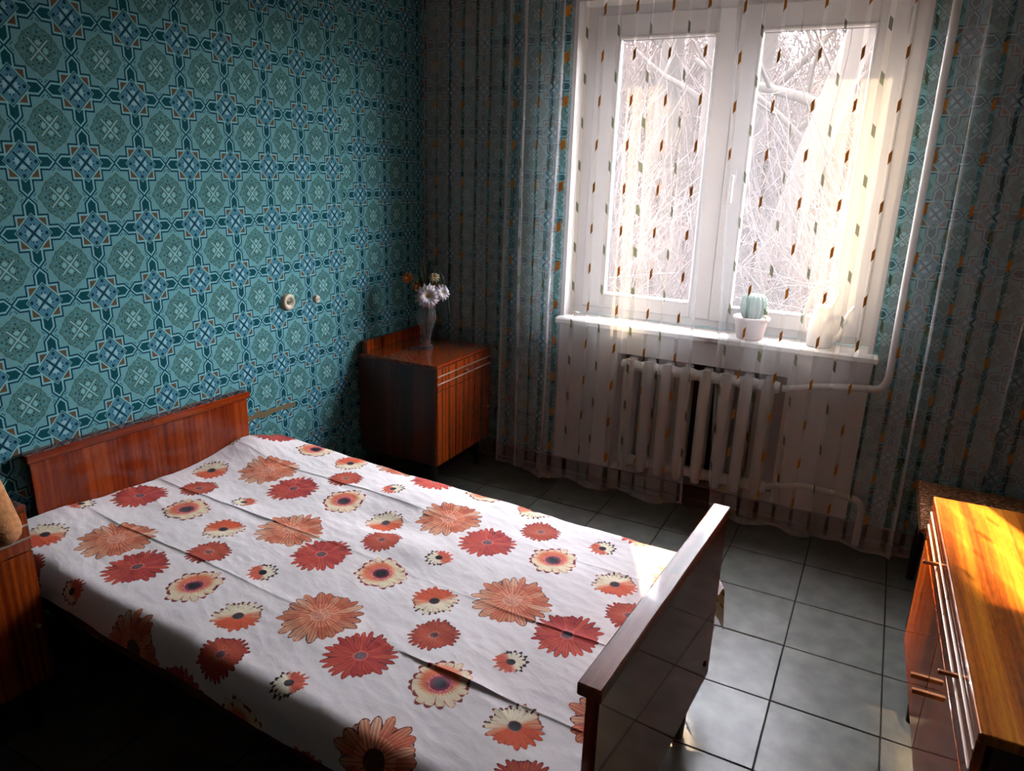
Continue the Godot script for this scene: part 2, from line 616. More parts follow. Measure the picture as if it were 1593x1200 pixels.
	var so2 := thing("radio_socket", "small round two-hole radio socket on the papered wall near the nightstand", "socket", Vector3(0.001, 1.035, 0.913))
	var p2 := MB.new()
	p2.lathe([Vector2(0.0, 0.016), Vector2(0.014, 0.016), Vector2(0.018, 0.011), Vector2(0.019, 0.0)], Vector3.ZERO, 24, rot)
	obj("faceplate", p2, M.plastic, so2)
	for s in [-1, 1]:
		var h2 := MB.new()
		h2.lathe([Vector2(0.0, 0.0168), Vector2(0.0032, 0.0168), Vector2(0.0034, 0.016)], Vector3(0, 0, 0.007 * s), 12, rot)
		obj("pin_hole", h2, M.dark, so2)

func bar_frame(b: MB, lo: Vector2, hi: Vector2, w: float, z0: float, z1: float) -> void:
	var zc := (z0 + z1) / 2
	var d := z1 - z0
	b.box(Vector3(lo.x + w / 2, (lo.y + hi.y) / 2, zc), Vector3(w, hi.y - lo.y, d), 0.005)
	b.box(Vector3(hi.x - w / 2, (lo.y + hi.y) / 2, zc), Vector3(w, hi.y - lo.y, d), 0.005)
	b.box(Vector3((lo.x + hi.x) / 2, lo.y + w / 2, zc), Vector3(hi.x - lo.x - w * 2 + 0.004, w, d), 0.005)
	b.box(Vector3((lo.x + hi.x) / 2, hi.y - w / 2, zc), Vector3(hi.x - lo.x - w * 2 + 0.004, w, d), 0.005)

func build_window() -> void:
	var w := Node3D.new()
	w.name = "window_1"
	add_child(w)
	w.position = Vector3(0, 0, 0)
	tag(w, "white plastic double window behind the sheer curtains", "", "", "structure")
	var fr := MB.new()
	bar_frame(fr, Vector2(OPEN_L - 0.012, 0.915), Vector2(OPEN_R + 0.012, OPEN_T + 0.008), 0.078, -0.2, -0.135)
	obj("window_frame", fr, M.white, w)
	obj("mullion", bx(Vector3(1.656, 1.67, -0.168), Vector3(0.075, 1.4, 0.066), 0.005), M.white, w)
	var ss := [[0.96, 1.66], [1.66, 2.36]]
	var gs := [[1.085, 1.557], [1.756, 2.228]]
	for k in 2:
		var sa := MB.new()
		var g: Array = gs[k]
		var o: Array = ss[k]
		var zf := -0.125 if k == 0 else -0.11
		# stiles and rails reach from the frame to the glass
		var lo := Vector2(o[0], 0.955)
		var hi := Vector2(o[1], 2.40)
		sa.box(Vector3((lo.x + g[0]) / 2, (lo.y + hi.y) / 2, zf - 0.035), Vector3(g[0] - lo.x, hi.y - lo.y, 0.07), 0.006)
		sa.box(Vector3((hi.x + g[1]) / 2, (lo.y + hi.y) / 2, zf - 0.035), Vector3(hi.x - g[1], hi.y - lo.y, 0.07), 0.006)
		sa.box(Vector3((g[0] + g[1]) / 2, (lo.y + 1.03) / 2, zf - 0.035), Vector3(g[1] - g[0] + 0.004, 1.03 - lo.y, 0.07), 0.006)
		sa.box(Vector3((g[0] + g[1]) / 2, (hi.y + 2.295) / 2, zf - 0.035), Vector3(g[1] - g[0] + 0.004, hi.y - 2.295, 0.07), 0.006)
		var sash := obj("sash", sa, M.white, w)
		var be := MB.new()
		bar_frame(be, Vector2(g[0] - 0.006, 1.024), Vector2(g[1] + 0.006, 2.301), 0.016, zf - 0.03, zf + 0.006)
		obj("glazing_bead", be, M.white, sash)
		var ga := MB.new()
		bar_frame(ga, Vector2(g[0] + 0.007, 1.037), Vector2(g[1] - 0.007, 2.288), 0.005, zf - 0.034, zf - 0.024)
		obj("gasket", ga, M.gasket, sash)
		obj("pane", bx(Vector3((g[0] + g[1]) / 2, 1.6625, zf - 0.032), Vector3(g[1] - g[0] + 0.01, 1.275, 0.004), 0.0), M.pane, sash)
	# handle on the opening sash and hinges on its outer side
	var hd := MB.new()
	hd.box(Vector3(1.706, 1.66, -0.106), Vector3(0.028, 0.07, 0.012), 0.004)
	hd.box(Vector3(1.706, 1.60, -0.075), Vector3(0.02, 0.13, 0.014), 0.005)
	hd.box(Vector3(1.706, 1.66, -0.09), Vector3(0.018, 0.02, 0.03), 0.004)
	obj("window_handle", hd, M.white, w)
	for y in [2.3, 1.02]:
		var hg := MB.new()
		hg.lathe([Vector2(0.0, -0.05), Vector2(0.008, -0.05), Vector2(0.009, -0.01), Vector2(0.007, 0.0), Vector2(0.009, 0.01), Vector2(0.008, 0.05), Vector2(0.0, 0.05)], Vector3(2.338, y, -0.112), 14)
		obj("hinge", hg, M.white, w)
	var sl := MB.new()
	sl.box(Vector3(1.672, 0.897, -0.033), Vector3(1.565, 0.035, 0.2), 0.008)
	obj("window_sill", sl, M.paint, w)
	obj("outer_sill", bx(Vector3(1.66, 0.9, -0.28), Vector3(OPEN_R - OPEN_L - 0.01, 0.02, 0.15), 0.003), mat(Color(0.6, 0.6, 0.6), 0.4), w)

func build_radiator() -> void:
	var r := thing("radiator", "white cast-iron sectional radiator under the window sill", "radiator", Vector3(1.27, 0.12, 0.02))
	for k in 8:
		var b := MB.new()
		var x := 0.05 + k * 0.0985
		for zz in [-0.036, 0.036]:
			var path := []
			var rr := []
			for j in 13:
				var t := j / 12.0
				path.append(Vector3(x, 0.02 + 0.6 * t, zz * (1.0 - 0.25 * pow(absf(t * 2 - 1), 6))))
				rr.append(0.029 - 0.008 * pow(absf(t * 2 - 1), 8))
			b.tube(path, rr, 14)
		for yy in [0.06, 0.58]:
			b.tube([Vector3(x - 0.049, yy, 0), Vector3(x - 0.03, yy, 0), Vector3(x, yy, 0), Vector3(x + 0.03, yy, 0), Vector3(x + 0.049, yy, 0)], [0.026, 0.03, 0.037, 0.03, 0.026], 16)
		for yy in [0.06, 0.58]:
			b.box(Vector3(x, yy, 0), Vector3(0.052, 0.075, 0.08), 0.02)
		obj("section", b, M.paint, r)
	for x in [0.12, 0.66]:
		obj("bracket", bx(Vector3(x, 0.55, -0.09), Vector3(0.016, 0.02, 0.1), 0.003), M.paint, r)
	# riser with its bend into the top of the radiator, and the crooked return below
	var p1 := [Vector3(2.497, CEIL, 0.06), Vector3(2.499, 2.0, 0.06), Vector3(2.502, 1.2, 0.06), Vector3(2.505, 0.88, 0.06), Vector3(2.502, 0.82, 0.06), Vector3(2.488, 0.785, 0.06), Vector3(2.46, 0.77, 0.062), Vector3(2.42, 0.766, 0.058), Vector3(2.25, 0.742, 0.04), Vector3(2.11, 0.705, 0.022), Vector3(2.07, 0.70, 0.02)]
	tag(obj("heating_pipe", tub(smooth_path(p1), 0.0165, 14), M.paint), "tall white heating pipe running down beside the window and bending to the radiator", "pipe")
	var p2 := [Vector3(2.062, 0.185, 0.02), Vector3(2.1, 0.205, 0.028), Vector3(2.14, 0.212, 0.038), Vector3(2.2, 0.236, 0.05), Vector3(2.3, 0.238, 0.05), Vector3(2.42, 0.232, 0.05), Vector3(2.465, 0.226, 0.05), Vector3(2.488, 0.2, 0.05), Vector3(2.494, 0.14, 0.05), Vector3(2.494, 0.0, 0.05)]
	tag(obj("return_pipe", tub(smooth_path(p2), 0.015, 14), M.paint), "short crooked white pipe low on the wall right of the radiator", "pipe")

# ======================================================================= bed
func build_bed() -> void:
	var b := thing("bed", "low wooden bed with a plain reddish-brown headboard and footboard", "bed", BED_AT, -BED_TURN)
	# headboard
	obj("headboard", bx(Vector3(-0.018, 0.46, 0), Vector3(0.026, 0.48, 0.865), 0.002, 1), M.bedwood, b)
	var hb := b.get_node("headboard")
	obj("headboard_cap", bx(Vector3(-0.018, 0.712, 0), Vector3(0.05, 0.03, 0.885), 0.003, 2), M.bedwood, hb)
	# footboard
	var fo := obj("footboard", bx(Vector3(2.016, 0.461, 0.012), Vector3(0.028, 0.535, 0.895), 0.002, 1), M.bedwood, b)
	obj("footboard_cap", bx(Vector3(2.01, 0.741, 0.012), Vector3(0.05, 0.028, 0.905), 0.003, 2), M.bedcap, fo)
	for w in [-0.4, 0.42]:
		var k := MB.new()
		k.lathe([Vector2(0.0, 0.0), Vector2(0.009, 0.0), Vector2(0.008, 0.004), Vector2(0.0, 0.005)], Vector3.ZERO, 16, Transform3D(Basis(Vector3.BACK, -PI / 2), Vector3(2.0305, 0.262, w + 0.02)))
		obj("bolt_cap", k, M.dark, fo)
	for w in [-0.40, 0.40]:
		obj("side_rail", bx(Vector3(0.99, 0.25, w), Vector3(1.99, 0.12, 0.024), 0.002, 0), M.bedwood, b)
	obj("slat_base", bx(Vector3(0.99, 0.262, 0.0), Vector3(1.98, 0.016, 0.776), 0.002, 0), M.brown, b)
	for l in [0.06, 1.978]:
		for w in [-0.35, 0.35]:
			var lg := MB.new()
			lg.tube([Vector3(l, 0.2, w), Vector3(l, 0.0, w)], [0.026, 0.02], 12)
			obj("leg", lg, M.black, b)
	# the mattress overhangs the frame on both sides
	var m := bx(Vector3(0.99, 0.358, -0.005), Vector3(1.93, 0.17, 1.13), 0.04)
	var mo := obj("mattress", m, M.brown)
	mo.position = BED_AT
	mo.rotation.y = -BED_TURN
	tag(mo, "dark brown mattress showing under the hem of the bedspread", "mattress")

# one gerbera; x, y in -1..1
func petal_at(kind: String, r: float, th: float) -> Color:
	var N := 22
	var W := 0.135
	match kind:
		"B": N = 25; W = 0.105
		"C": N = 26; W = 0.108
		"D": N = 18; W = 0.165
		"E": N = 21; W = 0.115
		"F": N = 14; W = 0.115
		"A2": N = 18; W = 0.155
	var best := Color(0, 0, 0, 0)
	for layer in 2:
		var stepa := TAU / N
		var a := th + layer * stepa * 0.5
		var k := int(floor(a / stepa + 0.5))
		var kk := posmod(k, N) + layer * 50
		var L := 1.0 - 0.22 * hash1(kk, 1) * hash1(kk, 2) - layer * 0.17
		var off := (hash1(kk, 3) - 0.5) * stepa * 0.35
		var da := (a - k * stepa - off) * r
		var wv := W * (0.8 + 0.4 * hash1(kk, 4)) * (0.55 + 0.45 * minf(1.0, r * 1.5))
		if r > L:
			continue
		var tip := clampf((r / L - 0.62) / 0.38, 0.0, 1.0)
		var half := wv * sqrt(maxf(0.0, 1.0 - tip * tip))
		if absf(da) > half:
			continue
		var edge := 1.0 - absf(da) / maxf(half, 0.001)      # 0 at the rim
		var streak := 0.5 + 0.5 * sin(da * 85.0 + kk * 3.0)
		var c := Color.WHITE
		var rimd := edge < 0.22 or r > L - 0.03
		match kind:
			"A", "A2":
				c = Color8(216, 104, 66).lerp(Color8(246, 200, 164), clampf(r * 1.0 - 0.25 + 0.9 * (hash1(kk, 7) - 0.5), 0, 1))
				c = c.darkened(0.24 * streak)
				if rimd: c = Color8(166, 70, 50)
				if rimd and r > 0.6 and hash1(kk, 9) > 0.55: c = Color8(70, 22, 26)
				if r < 0.46: c = c.lerp(Color8(206, 96, 62) if streak > 0.5 else Color8(240, 176, 140), 0.6)
			"B":
				c = Color8(196, 44, 44).lerp(Color8(230, 88, 58), hash1(kk, 7))
				c = c.darkened(0.26 * streak)
				if rimd: c = c.darkened(0.25)
				if rimd and r > 0.55 and hash1(kk, 9) > 0.85: c = Color8(60, 16, 20)
			"C":
				c = Color8(196, 58, 34).lerp(Color8(226, 110, 62), clampf(0.9 - r, 0, 1))
				c = c.darkened(0.3 * streak)
				if rimd: c = Color8(148, 40, 30)
				if r > L - 0.07: c = Color8(104, 22, 26)
			"D":
				c = Color8(238, 220, 186).darkened(0.06 * streak)
				c = c.lerp(Color8(220, 92, 50), clampf((0.62 + 0.14 * sin(th + 0.6) - r + 0.12 * (streak - 0.5)) * 5.0, 0.0, 0.85))
				if rimd: c = Color8(196, 110, 78)
				if r > L - 0.1 and hash1(kk, 9) > 0.3: c = Color8(126, 36, 34)
			"E":
				var o := clampf(0.5 - 1.3 * sin(th + 0.7) + 0.5 * (hash1(kk, 8) - 0.5) - 0.4 * (r - 0.6), 0, 1)
				c = Color8(240, 226, 196).lerp(Color8(222, 88, 46), o).darkened(0.08 * streak)
				if rimd and r > 0.5: c = c.darkened(0.18)
				if r > L - 0.08: c = Color8(136, 52, 34).lerp(c, o * 0.8)
				if r > 0.72 and o < 0.3 and absf(da) < half * 0.35 and hash1(kk, 9) > 0.5: c = Color8(70, 30, 30)
			"F":
				var o2 := clampf(0.4 - 1.6 * sin(th + 2.4), 0, 1)
				c = Color8(240, 230, 206).lerp(Color8(214, 92, 66), o2).darkened(0.06 * streak)
				if r > L - 0.2 and o2 < 0.5: c = Color8(64, 34, 32)
		if layer == 1 and best.a > 0.0:
			continue
		if layer == 1: c = c.darkened(0.12)
		best = c
		best.a = 1.0
	# centres
	match kind:
		"A":
			if r < 0.24:
				best = Color8(196, 104, 84) if hash1(int(th * 18.0), int(r * 60.0)) > 0.45 else Color8(236, 184, 152)
		"A2":
			if r < 0.24: best = Color8(58, 18, 22) if hash1(int(th * 18.0), int(r * 60.0)) > 0.25 else Color8(130, 52, 44)
		"B":
			if r < 0.2: best = Color8(232, 130, 120) if int(th * 14.0) % 2 == 0 else Color8(196, 50, 50)
			if r < 0.15: best = Color8(74, 52, 62) if hash1(int(th * 12.0), int(r * 50.0)) > 0.3 else Color8(128, 96, 100)
		"C":
			if r < 0.24: best = Color8(216, 120, 90) if hash1(int(th * 18.0), int(r * 50.0)) > 0.5 else Color8(150, 60, 60)
			if r < 0.14: best = Color8(96, 62, 72)
		"D":
			if r < 0.38: best = Color8(196, 66, 86) if hash1(int(th * 20.0), int(r * 40.0)) > 0.45 else Color8(232, 140, 130)
			if r < 0.28: best = Color8(120, 34, 62)
			if r < 0.19: best = Color8(44, 40, 52)
		"E":
			if r < 0.22: best = Color8(150, 96, 92)
			if r < 0.18: best = Color8(58, 50, 58)
		"F":
			if r < 0.24: best = Color8(30, 24, 26)
	if best.a > 0.0: best.a = 1.0
	return best

func flower_sprite(kind: String, dia: float, ppm: float, turn: float) -> Image:
	var n := int(dia * ppm)
	var im := Image.create(n, n, false, Image.FORMAT_RGBA8)
	for y in n:
		for x in n:
			var dx := (x + 0.5) / n * 2.0 - 1.0
			var dy := (y + 0.5) / n * 2.0 - 1.0
			var r := sqrt(dx * dx + dy * dy)
			if r < 1.0:
				var c := petal_at(kind, r, atan2(dy, dx) + turn + PI)
				if c.a > 0.0: im.set_pixel(x, y, c)
	return im

const CL_X0 := -0.12
const CL_Z0 := 1.02
const CL_W := 2.3
const CL_H := 1.86

func bedspread_tex() -> ImageTexture:
	var ppm := 860.0
	var im := Image.create(int(CL_W * ppm), int(CL_H * ppm), false, Image.FORMAT_RGBA8)
	im.fill(Color8(236, 229, 229))
	var kinds := {"A": [0.79, 1.945, 0.245], "B": [0.57, 1.70, 0.20], "C": [0.685, 1.54, 0.145], "D": [0.80, 1.69, 0.175], "E": [1.015, 1.725, 0.148], "F": [0.49, 1.865, 0.098]}
	for k in kinds:
		var e: Array = kinds[k]
		var sp := []
		for s in 2:
			sp.append(flower_sprite(k, e[2], ppm, (PI if k in ["E", "F"] else 0.9) * s))
		var dark: Variant = flower_sprite("A2", 0.235, ppm, 0.3) if k == "A" else null
		for i in range(-4, 6):
			for j in range(-5, 6):
				var p := Vector2(e[0] + i * 0.834 + j * 0.417, e[1] - i * 0.012 + j * 0.318)
				var pic: Image = sp[posmod(j, 2)]
				if k == "A" and (p.y > 2.42 or (p.x > 1.85 and p.y > 2.1)): pic = dark
				var at := Vector2i(int((p.x - CL_X0) * ppm) - pic.get_width() / 2, int((p.y - CL_Z0) * ppm) - pic.get_height() / 2)
				if at.x > -pic.get_width() and at.y > -pic.get_height() and at.x < im.get_width() and at.y < im.get_height():
					im.blend_rect(pic, Rect2i(0, 0, pic.get_width(), pic.get_height()), at)
	im.convert(Image.FORMAT_RGB8)
	return ImageTexture.create_from_image(im)

const FOLDS := [[-0.35, 0.8], [0.0, 1.0], [0.3, 0.8]]

func gauss(x: float, y: float, cx: float, cy: float, sx: float, sy: float) -> float:
	return exp(-pow((x - cx) / sx, 2.0) - pow((y - cy) / sy, 2.0))

func cloth_y(l: float, w: float, f: FastNoiseLite) -> float:
	var y := 0.487
	# lumps of the bed below
	y += 0.05 * gauss(l, w, 0.05, -0.40, 0.16, 0.13)
	y += 0.03 * gauss(l, w, 0.0, 0.45, 0.2, 0.25)
	y += 0.012 * gauss(l, w, 0.9, -0.42, 0.4, 0.12)
	y -= 0.014 * gauss(l, w, 0.93, -0.2, 0.17, 0.09)
	y += 0.012 * gauss(l, w, 1.1, -0.12, 0.2, 0.07)
	y -= 0.012 * gauss(l, w, 0.45, -0.1, 0.25, 0.1)
	y += 0.008 * f.get_noise_2d(l * 2.2, w * 2.6)
	y += 0.0016 * f.get_noise_2d(l * 9.0 + w * 6.0, w * 26.0 - l * 8.0)
	# ironed fold lines along the bed: thin sharp ridges
	for fold in FOLDS:
		var d: float = w - fold[0]
		var amp: float = 0.0046 * fold[1] * (0.6 + 0.4 * sin(l * 4.0 + fold[0] * 20.0))
		y += amp * exp(-absf(d) / (0.012 if d < 0.0 else 0.0035))
	# the deep tuck near the foot
	var tuck := clampf((l - 1.42) / 0.12, 0, 1) * clampf((1.78 - l) / 0.12, 0, 1)
	var td := w - 0.3
	if td <= 0.0: y += 0.004 * tuck * exp(td / 0.03)
	else: y -= 0.004 * tuck * exp(-td / 0.012)
	return y

func build_bedspread() -> void:
	var f := FastNoiseLite.new()
	f.seed = 12
	f.frequency = 1.0
	f.fractal_octaves = 3
	var b := MB.new()
	var P := []
	var UV := []
	var edge_f := -0.555
	var edge_n := 0.535
	var ca := cos(BED_TURN)
	var sa := sin(BED_TURN)
	var l0 := 0.0
	var l1 := 1.985
	var cols := 200
	var steps := []
	# arc length across: drop on the far side, top, drop on the near side
	var s := -0.80
	while s <= 0.668:
		var near := false
		for fo in FOLDS: near = near or absf(s - fo[0]) < 0.012
		if not near: steps.append(s)
		s += 0.007 if s > -0.6 else 0.012
	for fo in FOLDS:
		for d in [-0.012, -0.008, -0.004, -0.002, 0.0, 0.0025, 0.005, 0.009]: steps.append(fo[0] + d)
	steps.sort()
	for sv in steps:
		for c in cols:
			var l := lerpf(l0, l1 + 0.03 * smoothstep(-0.46, -0.53, sv), c / (cols - 1.0))
			var ripple := 0.006 * f.get_noise_2d(l * 4.0, 7.0) + 0.004 * sin(l * 11.0)
			var hem := 0.0 if sv < 0.0 else (0.03 * f.get_noise_2d(l * 0.9, 3.0) + 0.02 * smoothstep(0.5, 0.0, l))
			var q: float = sv
			var w: float
			var y: float
			var R := 0.055
			if q > edge_n or q < edge_f:
				var e := edge_n if q > 0.0 else edge_f
				var sg := signf(q)
				var d := absf(q - e) * (1.0 + (hem * 4.0 if q > 0.0 else 0.0))
				var top := cloth_y(l, e, f)
				if d < R * PI / 2:
					var an := d / R
					w = e + sg * R * sin(an)
					y = top - R * (1.0 - cos(an))
				else:
					var dd := d - R * PI / 2
					w = e + sg * (R + ripple * clampf(dd / 0.08, 0, 1) + 0.10 * dd)
					if q < 0.0: w -= 0.28 * dd * smoothstep(1.8, 1.95, l)
					if q < 0.0 and l > 1.95: y += pow((l - 1.95) / 0.065, 2.0) * 0.5 * dd
					y = top - R - dd
			else:
				w = q + 0.005 * sin(l * 5.0 + 1.0) * (1.0 - pow(absf(q) / 0.56, 2.0))
				y = cloth_y(l, q, f)
			# round the corner down past the end of the footboard
			if l > 1.93 and w < -0.46: y -= pow((l - 1.93) / 0.055, 2.0) * 0.03
			P.append(Vector3(l, y, w))
			var wx: float = BED_AT.x + l * ca - q * sa
			var wz: float = BED_AT.z + l * sa + q * ca
			UV.append(Vector2((wx - CL_X0) / CL_W, (wz - CL_Z0) / CL_H))
	b.grid(P, UV, cols, Vector3.UP)
	var m := mat(Color(1, 1, 1), 0.85)
	m.albedo_texture = bedspread_tex()
	m.normal_enabled = true
	m.normal_texture = cloth_normal()
	m.normal_scale = 0.55
	m.rim_enabled = true
	m.rim = 0.15
	var o := obj("bedspread", b, m)
	o.position = BED_AT
	o.rotation.y = -BED_TURN
	tag(o, "white bedspread printed with red and orange gerberas on the bed", "bedspread")

func cloth_normal() -> ImageTexture:
	var n := 1024
	var im := Image.create(n, n, false, Image.FORMAT_L8)
	var f := FastNoiseLite.new()
	f.seed = 77
	f.frequency = 1.0
	f.fractal_octaves = 4
	f.fractal_type = FastNoiseLite.FRACTAL_RIDGED
	var data := PackedByteArray()
	data.resize(n * n)
	for y in n:
		for x in n:
			var u := float(x) / n * CL_W
			var v := float(y) / n * CL_H
			data[y * n + x] = int(clampf(110.0 + 70.0 * f.get_noise_2d(u * 2.2 + v * 2.0, v * 6.0 - u * 2.6), 0, 255))
	im = Image.create_from_data(n, n, false, Image.FORMAT_L8, data)
	im.bump_map_to_normal_map(6.0)
	return ImageTexture.create_from_image(im)

# ======================================================================= furniture
func build_chest() -> void:
	# its front edge runs from (2.652, 1.165) to (2.685, 2.242)
	var turn := atan2(0.033, 1.077)
	var c := thing("chest_of_drawers", "glossy orange-brown chest with two drawers over two doors against the right wall", "chest", Vector3(2.655, 0, 1.165), turn)
	var L := 1.077
	var D := 0.43
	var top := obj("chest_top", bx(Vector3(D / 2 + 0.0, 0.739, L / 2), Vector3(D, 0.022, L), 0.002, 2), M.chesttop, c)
	obj("edge_band", bx(Vector3(-0.0006, 0.739, L / 2), Vector3(0.002, 0.018, L - 0.006), 0.0004, 2), M.chestfront, top)
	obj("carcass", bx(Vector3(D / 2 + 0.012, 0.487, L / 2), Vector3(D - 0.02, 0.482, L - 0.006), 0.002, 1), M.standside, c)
	for k in 2:
		var zc := L * (0.255 + 0.49 * k)
		var d := obj("drawer", bx(Vector3(0.009, 0.672, zc), Vector3(0.018, 0.106, L * 0.486), 0.0015, 2), M.chestfront, c)
		for y in [0.702, 0.660]:
			obj("metal_strip", bx(Vector3(-0.0005, y, zc), Vector3(0.004, 0.005, L * 0.486), 0.0008), M.alu, d)
		var zp: float = [0.297, 0.80][k]
		obj("drawer_pull", bx(Vector3(-0.014, 0.672, zp), Vector3(0.036, 0.009, 0.009), 0.0015), M.brass, d)
		var dr := obj("door", bx(Vector3(0.009, 0.434, zc + (0.005 if k == 1 else 0.005)), Vector3(0.018, 0.352, L * 0.486), 0.0015, 1), M.chestfront, c)
		obj("door_pull", bx(Vector3(-0.016, 0.462, [0.518, 0.582][k]), Vector3(0.04, 0.012, 0.012), 0.0015), M.brass, dr)
	obj("plinth", bx(Vector3(0.22, 0.21, L / 2), Vector3(0.36, 0.07, L - 0.1), 0.002), M.black, c)
	for z in [0.07, L - 0.07]:
		for x in [0.06, D - 0.05]:
			var lg := MB.new()
			lg.tube([Vector3(x, 0.21, z), Vector3(x, 0.0, z)], [0.022, 0.014], 12)
			obj("leg", lg, M.black, c)

func build_nightstand(at: Vector3, depth: float, h: float, w: float, label: String) -> void:
	var n := thing("nightstand", label, "nightstand", at, 0.0, "brown lacquered nightstands")
	var bot := 0.17
	obj("top", bx(Vector3(depth / 2, h - 0.009, w / 2), Vector3(depth, 0.018, w), 0.0015, 2), M.stand, n)
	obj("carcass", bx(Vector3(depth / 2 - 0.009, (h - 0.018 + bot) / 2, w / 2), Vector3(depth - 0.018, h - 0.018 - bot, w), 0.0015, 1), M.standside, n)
	obj("back_rail", bx(Vector3(0.011, h + 0.03, w / 2 - 0.01), Vector3(0.02, 0.06, w - 0.03), 0.0015, 1), M.stand, n)
	obj("back_rail", bx(Vector3(0.035, h + 0.03, w - 0.02), Vector3(0.03, 0.06, 0.018), 0.0015, 1), M.stand, n)
	var d := obj("drawer", bx(Vector3(depth - 0.008, h - 0.078, w / 2), Vector3(0.017, 0.116, w - 0.004), 0.0015, 1), M.stand, n)
	for y in [h - 0.058, h - 0.098]:
		obj("metal_strip", bx(Vector3(depth + 0.001, y, w / 2), Vector3(0.005, 0.006, w - 0.006), 0.0008), M.alu, d)
	obj("drawer_pull", bx(Vector3(depth + 0.01, h - 0.078, w / 2), Vector3(0.022, 0.009, 0.02), 0.0015), M.brass, d)
	var dr := obj("door", bx(Vector3(depth - 0.008, (h - 0.14 + bot) / 2, w / 2), Vector3(0.017, h - 0.14 - bot, w - 0.004), 0.0015, 1), M.stand, n)
	obj("door_knob", bx(Vector3(depth + 0.009, 0.36, 0.03), Vector3(0.02, 0.01, 0.01), 0.0015), M.brass, dr)
	for z in [0.05, w - 0.05]:
		for x in [0.05, depth - 0.05]:
			var lg := MB.new()
			lg.tube([Vector3(x, bot, z), Vector3(x, 0.0, z)], [0.02, 0.013], 12)
			obj("leg", lg, M.black, n)

func build_stool() -> void:
	var s := thing("stool", "dark-legged stool with a worn brown carpet top beside the window wall", "stool", Vector3(2.685, 0, 0.215))
	var cm := mat(Color(1, 1, 1), 1.0)
	cm.albedo_texture = noise_tex(0.09, Color(0.16, 0.06, 0.03), Color(0.85, 0.56, 0.32), 256, 41, 3)
	cm.uv1_scale = Vector3(0.9, 2.0, 1)
	cm.normal_enabled = true
	cm.normal_texture = bump_tex(0.2, 8.0, 128, 42)
	var b := MB.new()
	var P := []
	var UV := []
	for r in 21:
		for c in 21:
			var x := c / 20.0 * 0.4
			var z := r / 20.0 * 0.5
			var e := minf(minf(x, 0.4 - x), minf(z, 0.5 - z))
			P.append(Vector3(x, 0.452 - 0.01 * exp(-e / 0.012) + 0.003 * sin(x * 30.0) * sin(z * 21.0), z))
			UV.append(Vector2(x, z) * 2.0)
	b.grid(P, UV, 21, Vector3.UP)
	b.box(Vector3(0.2, 0.434, 0.25), Vector3(0.402, 0.022, 0.502), 0.006)
	var top := obj("carpet_top", b, cm, s)
	var fr := MB.new()
	for k in 70:
		var z := 0.004 + k * 0.007
		fr.tube([Vector3(-0.001, 0.44, z), Vector3(-0.004 - 0.004 * hash1(k, 1), 0.43, z + 0.003 * (hash1(k, 2) - 0.5)), Vector3(-0.005, 0.418 - 0.008 * hash1(k, 3), z + 0.008 * (hash1(k, 4) - 0.5))], [0.0011, 0.001, 0.0006], 4, false)
	tag(obj("fringe", fr, mat(Color(0.5, 0.36, 0.22), 1.0), top), "", "", "", "stuff")
	obj("seat_board", bx(Vector3(0.2, 0.41, 0.25), Vector3(0.37, 0.03, 0.46), 0.003), M.black, s)
	for x in [0.045, 0.355]:
		for z in [0.05, 0.45]:
			var lg := MB.new()
			lg.tube([Vector3(x, 0.4, z), Vector3(x + (x - 0.2) * 0.05, 0.0, z + (z - 0.25) * 0.05)], [0.021, 0.017], 10)
			obj("leg", lg, M.black, s)

# ======================================================================= curtains
func curtain_tex() -> ImageTexture:
	var w := 320
	var h := 394
	var im := Image.create(w, h, true, Image.FORMAT_RGBA8)
	for y in h:
		for x in w:
			var u := float(x) / w * 0.16
			var v := float(y) / h * 0.197
			var weave := 0.5 + 0.5 * sin(x * 1.9) * sin(y * 2.3)
			var c := Color(0.93, 0.93, 0.94, 0.213 + 0.018 * weave + 0.018 * (hash1(x, 3) - 0.5))
			# open stripes, with the woven darts on them
			for k in 2:
				var du := u - (0.04 + 0.08 * k)
				if absf(du) < 0.0085:
					c.a = 0.055 + 0.015 * weave
					c.r = 0.8; c.g = 0.8; c.b = 0.8
				var vy := v - (0.05 if k == 0 else 0.147) + du * (-1.3 if k == 0 else 1.3) * -1.0
				if absf(du) < 0.0058 and absf(vy) < 0.022:
					c = Color8(184, 122, 48, 235) if k == 0 else Color8(120, 130, 80, 150)
				elif absf(du) < 0.0068 and absf(vy) < 0.023 and k == 0:
					c = Color8(230, 206, 150, 70)
			im.set_pixel(x, y, c)
	return ImageTexture.create_from_image(im)

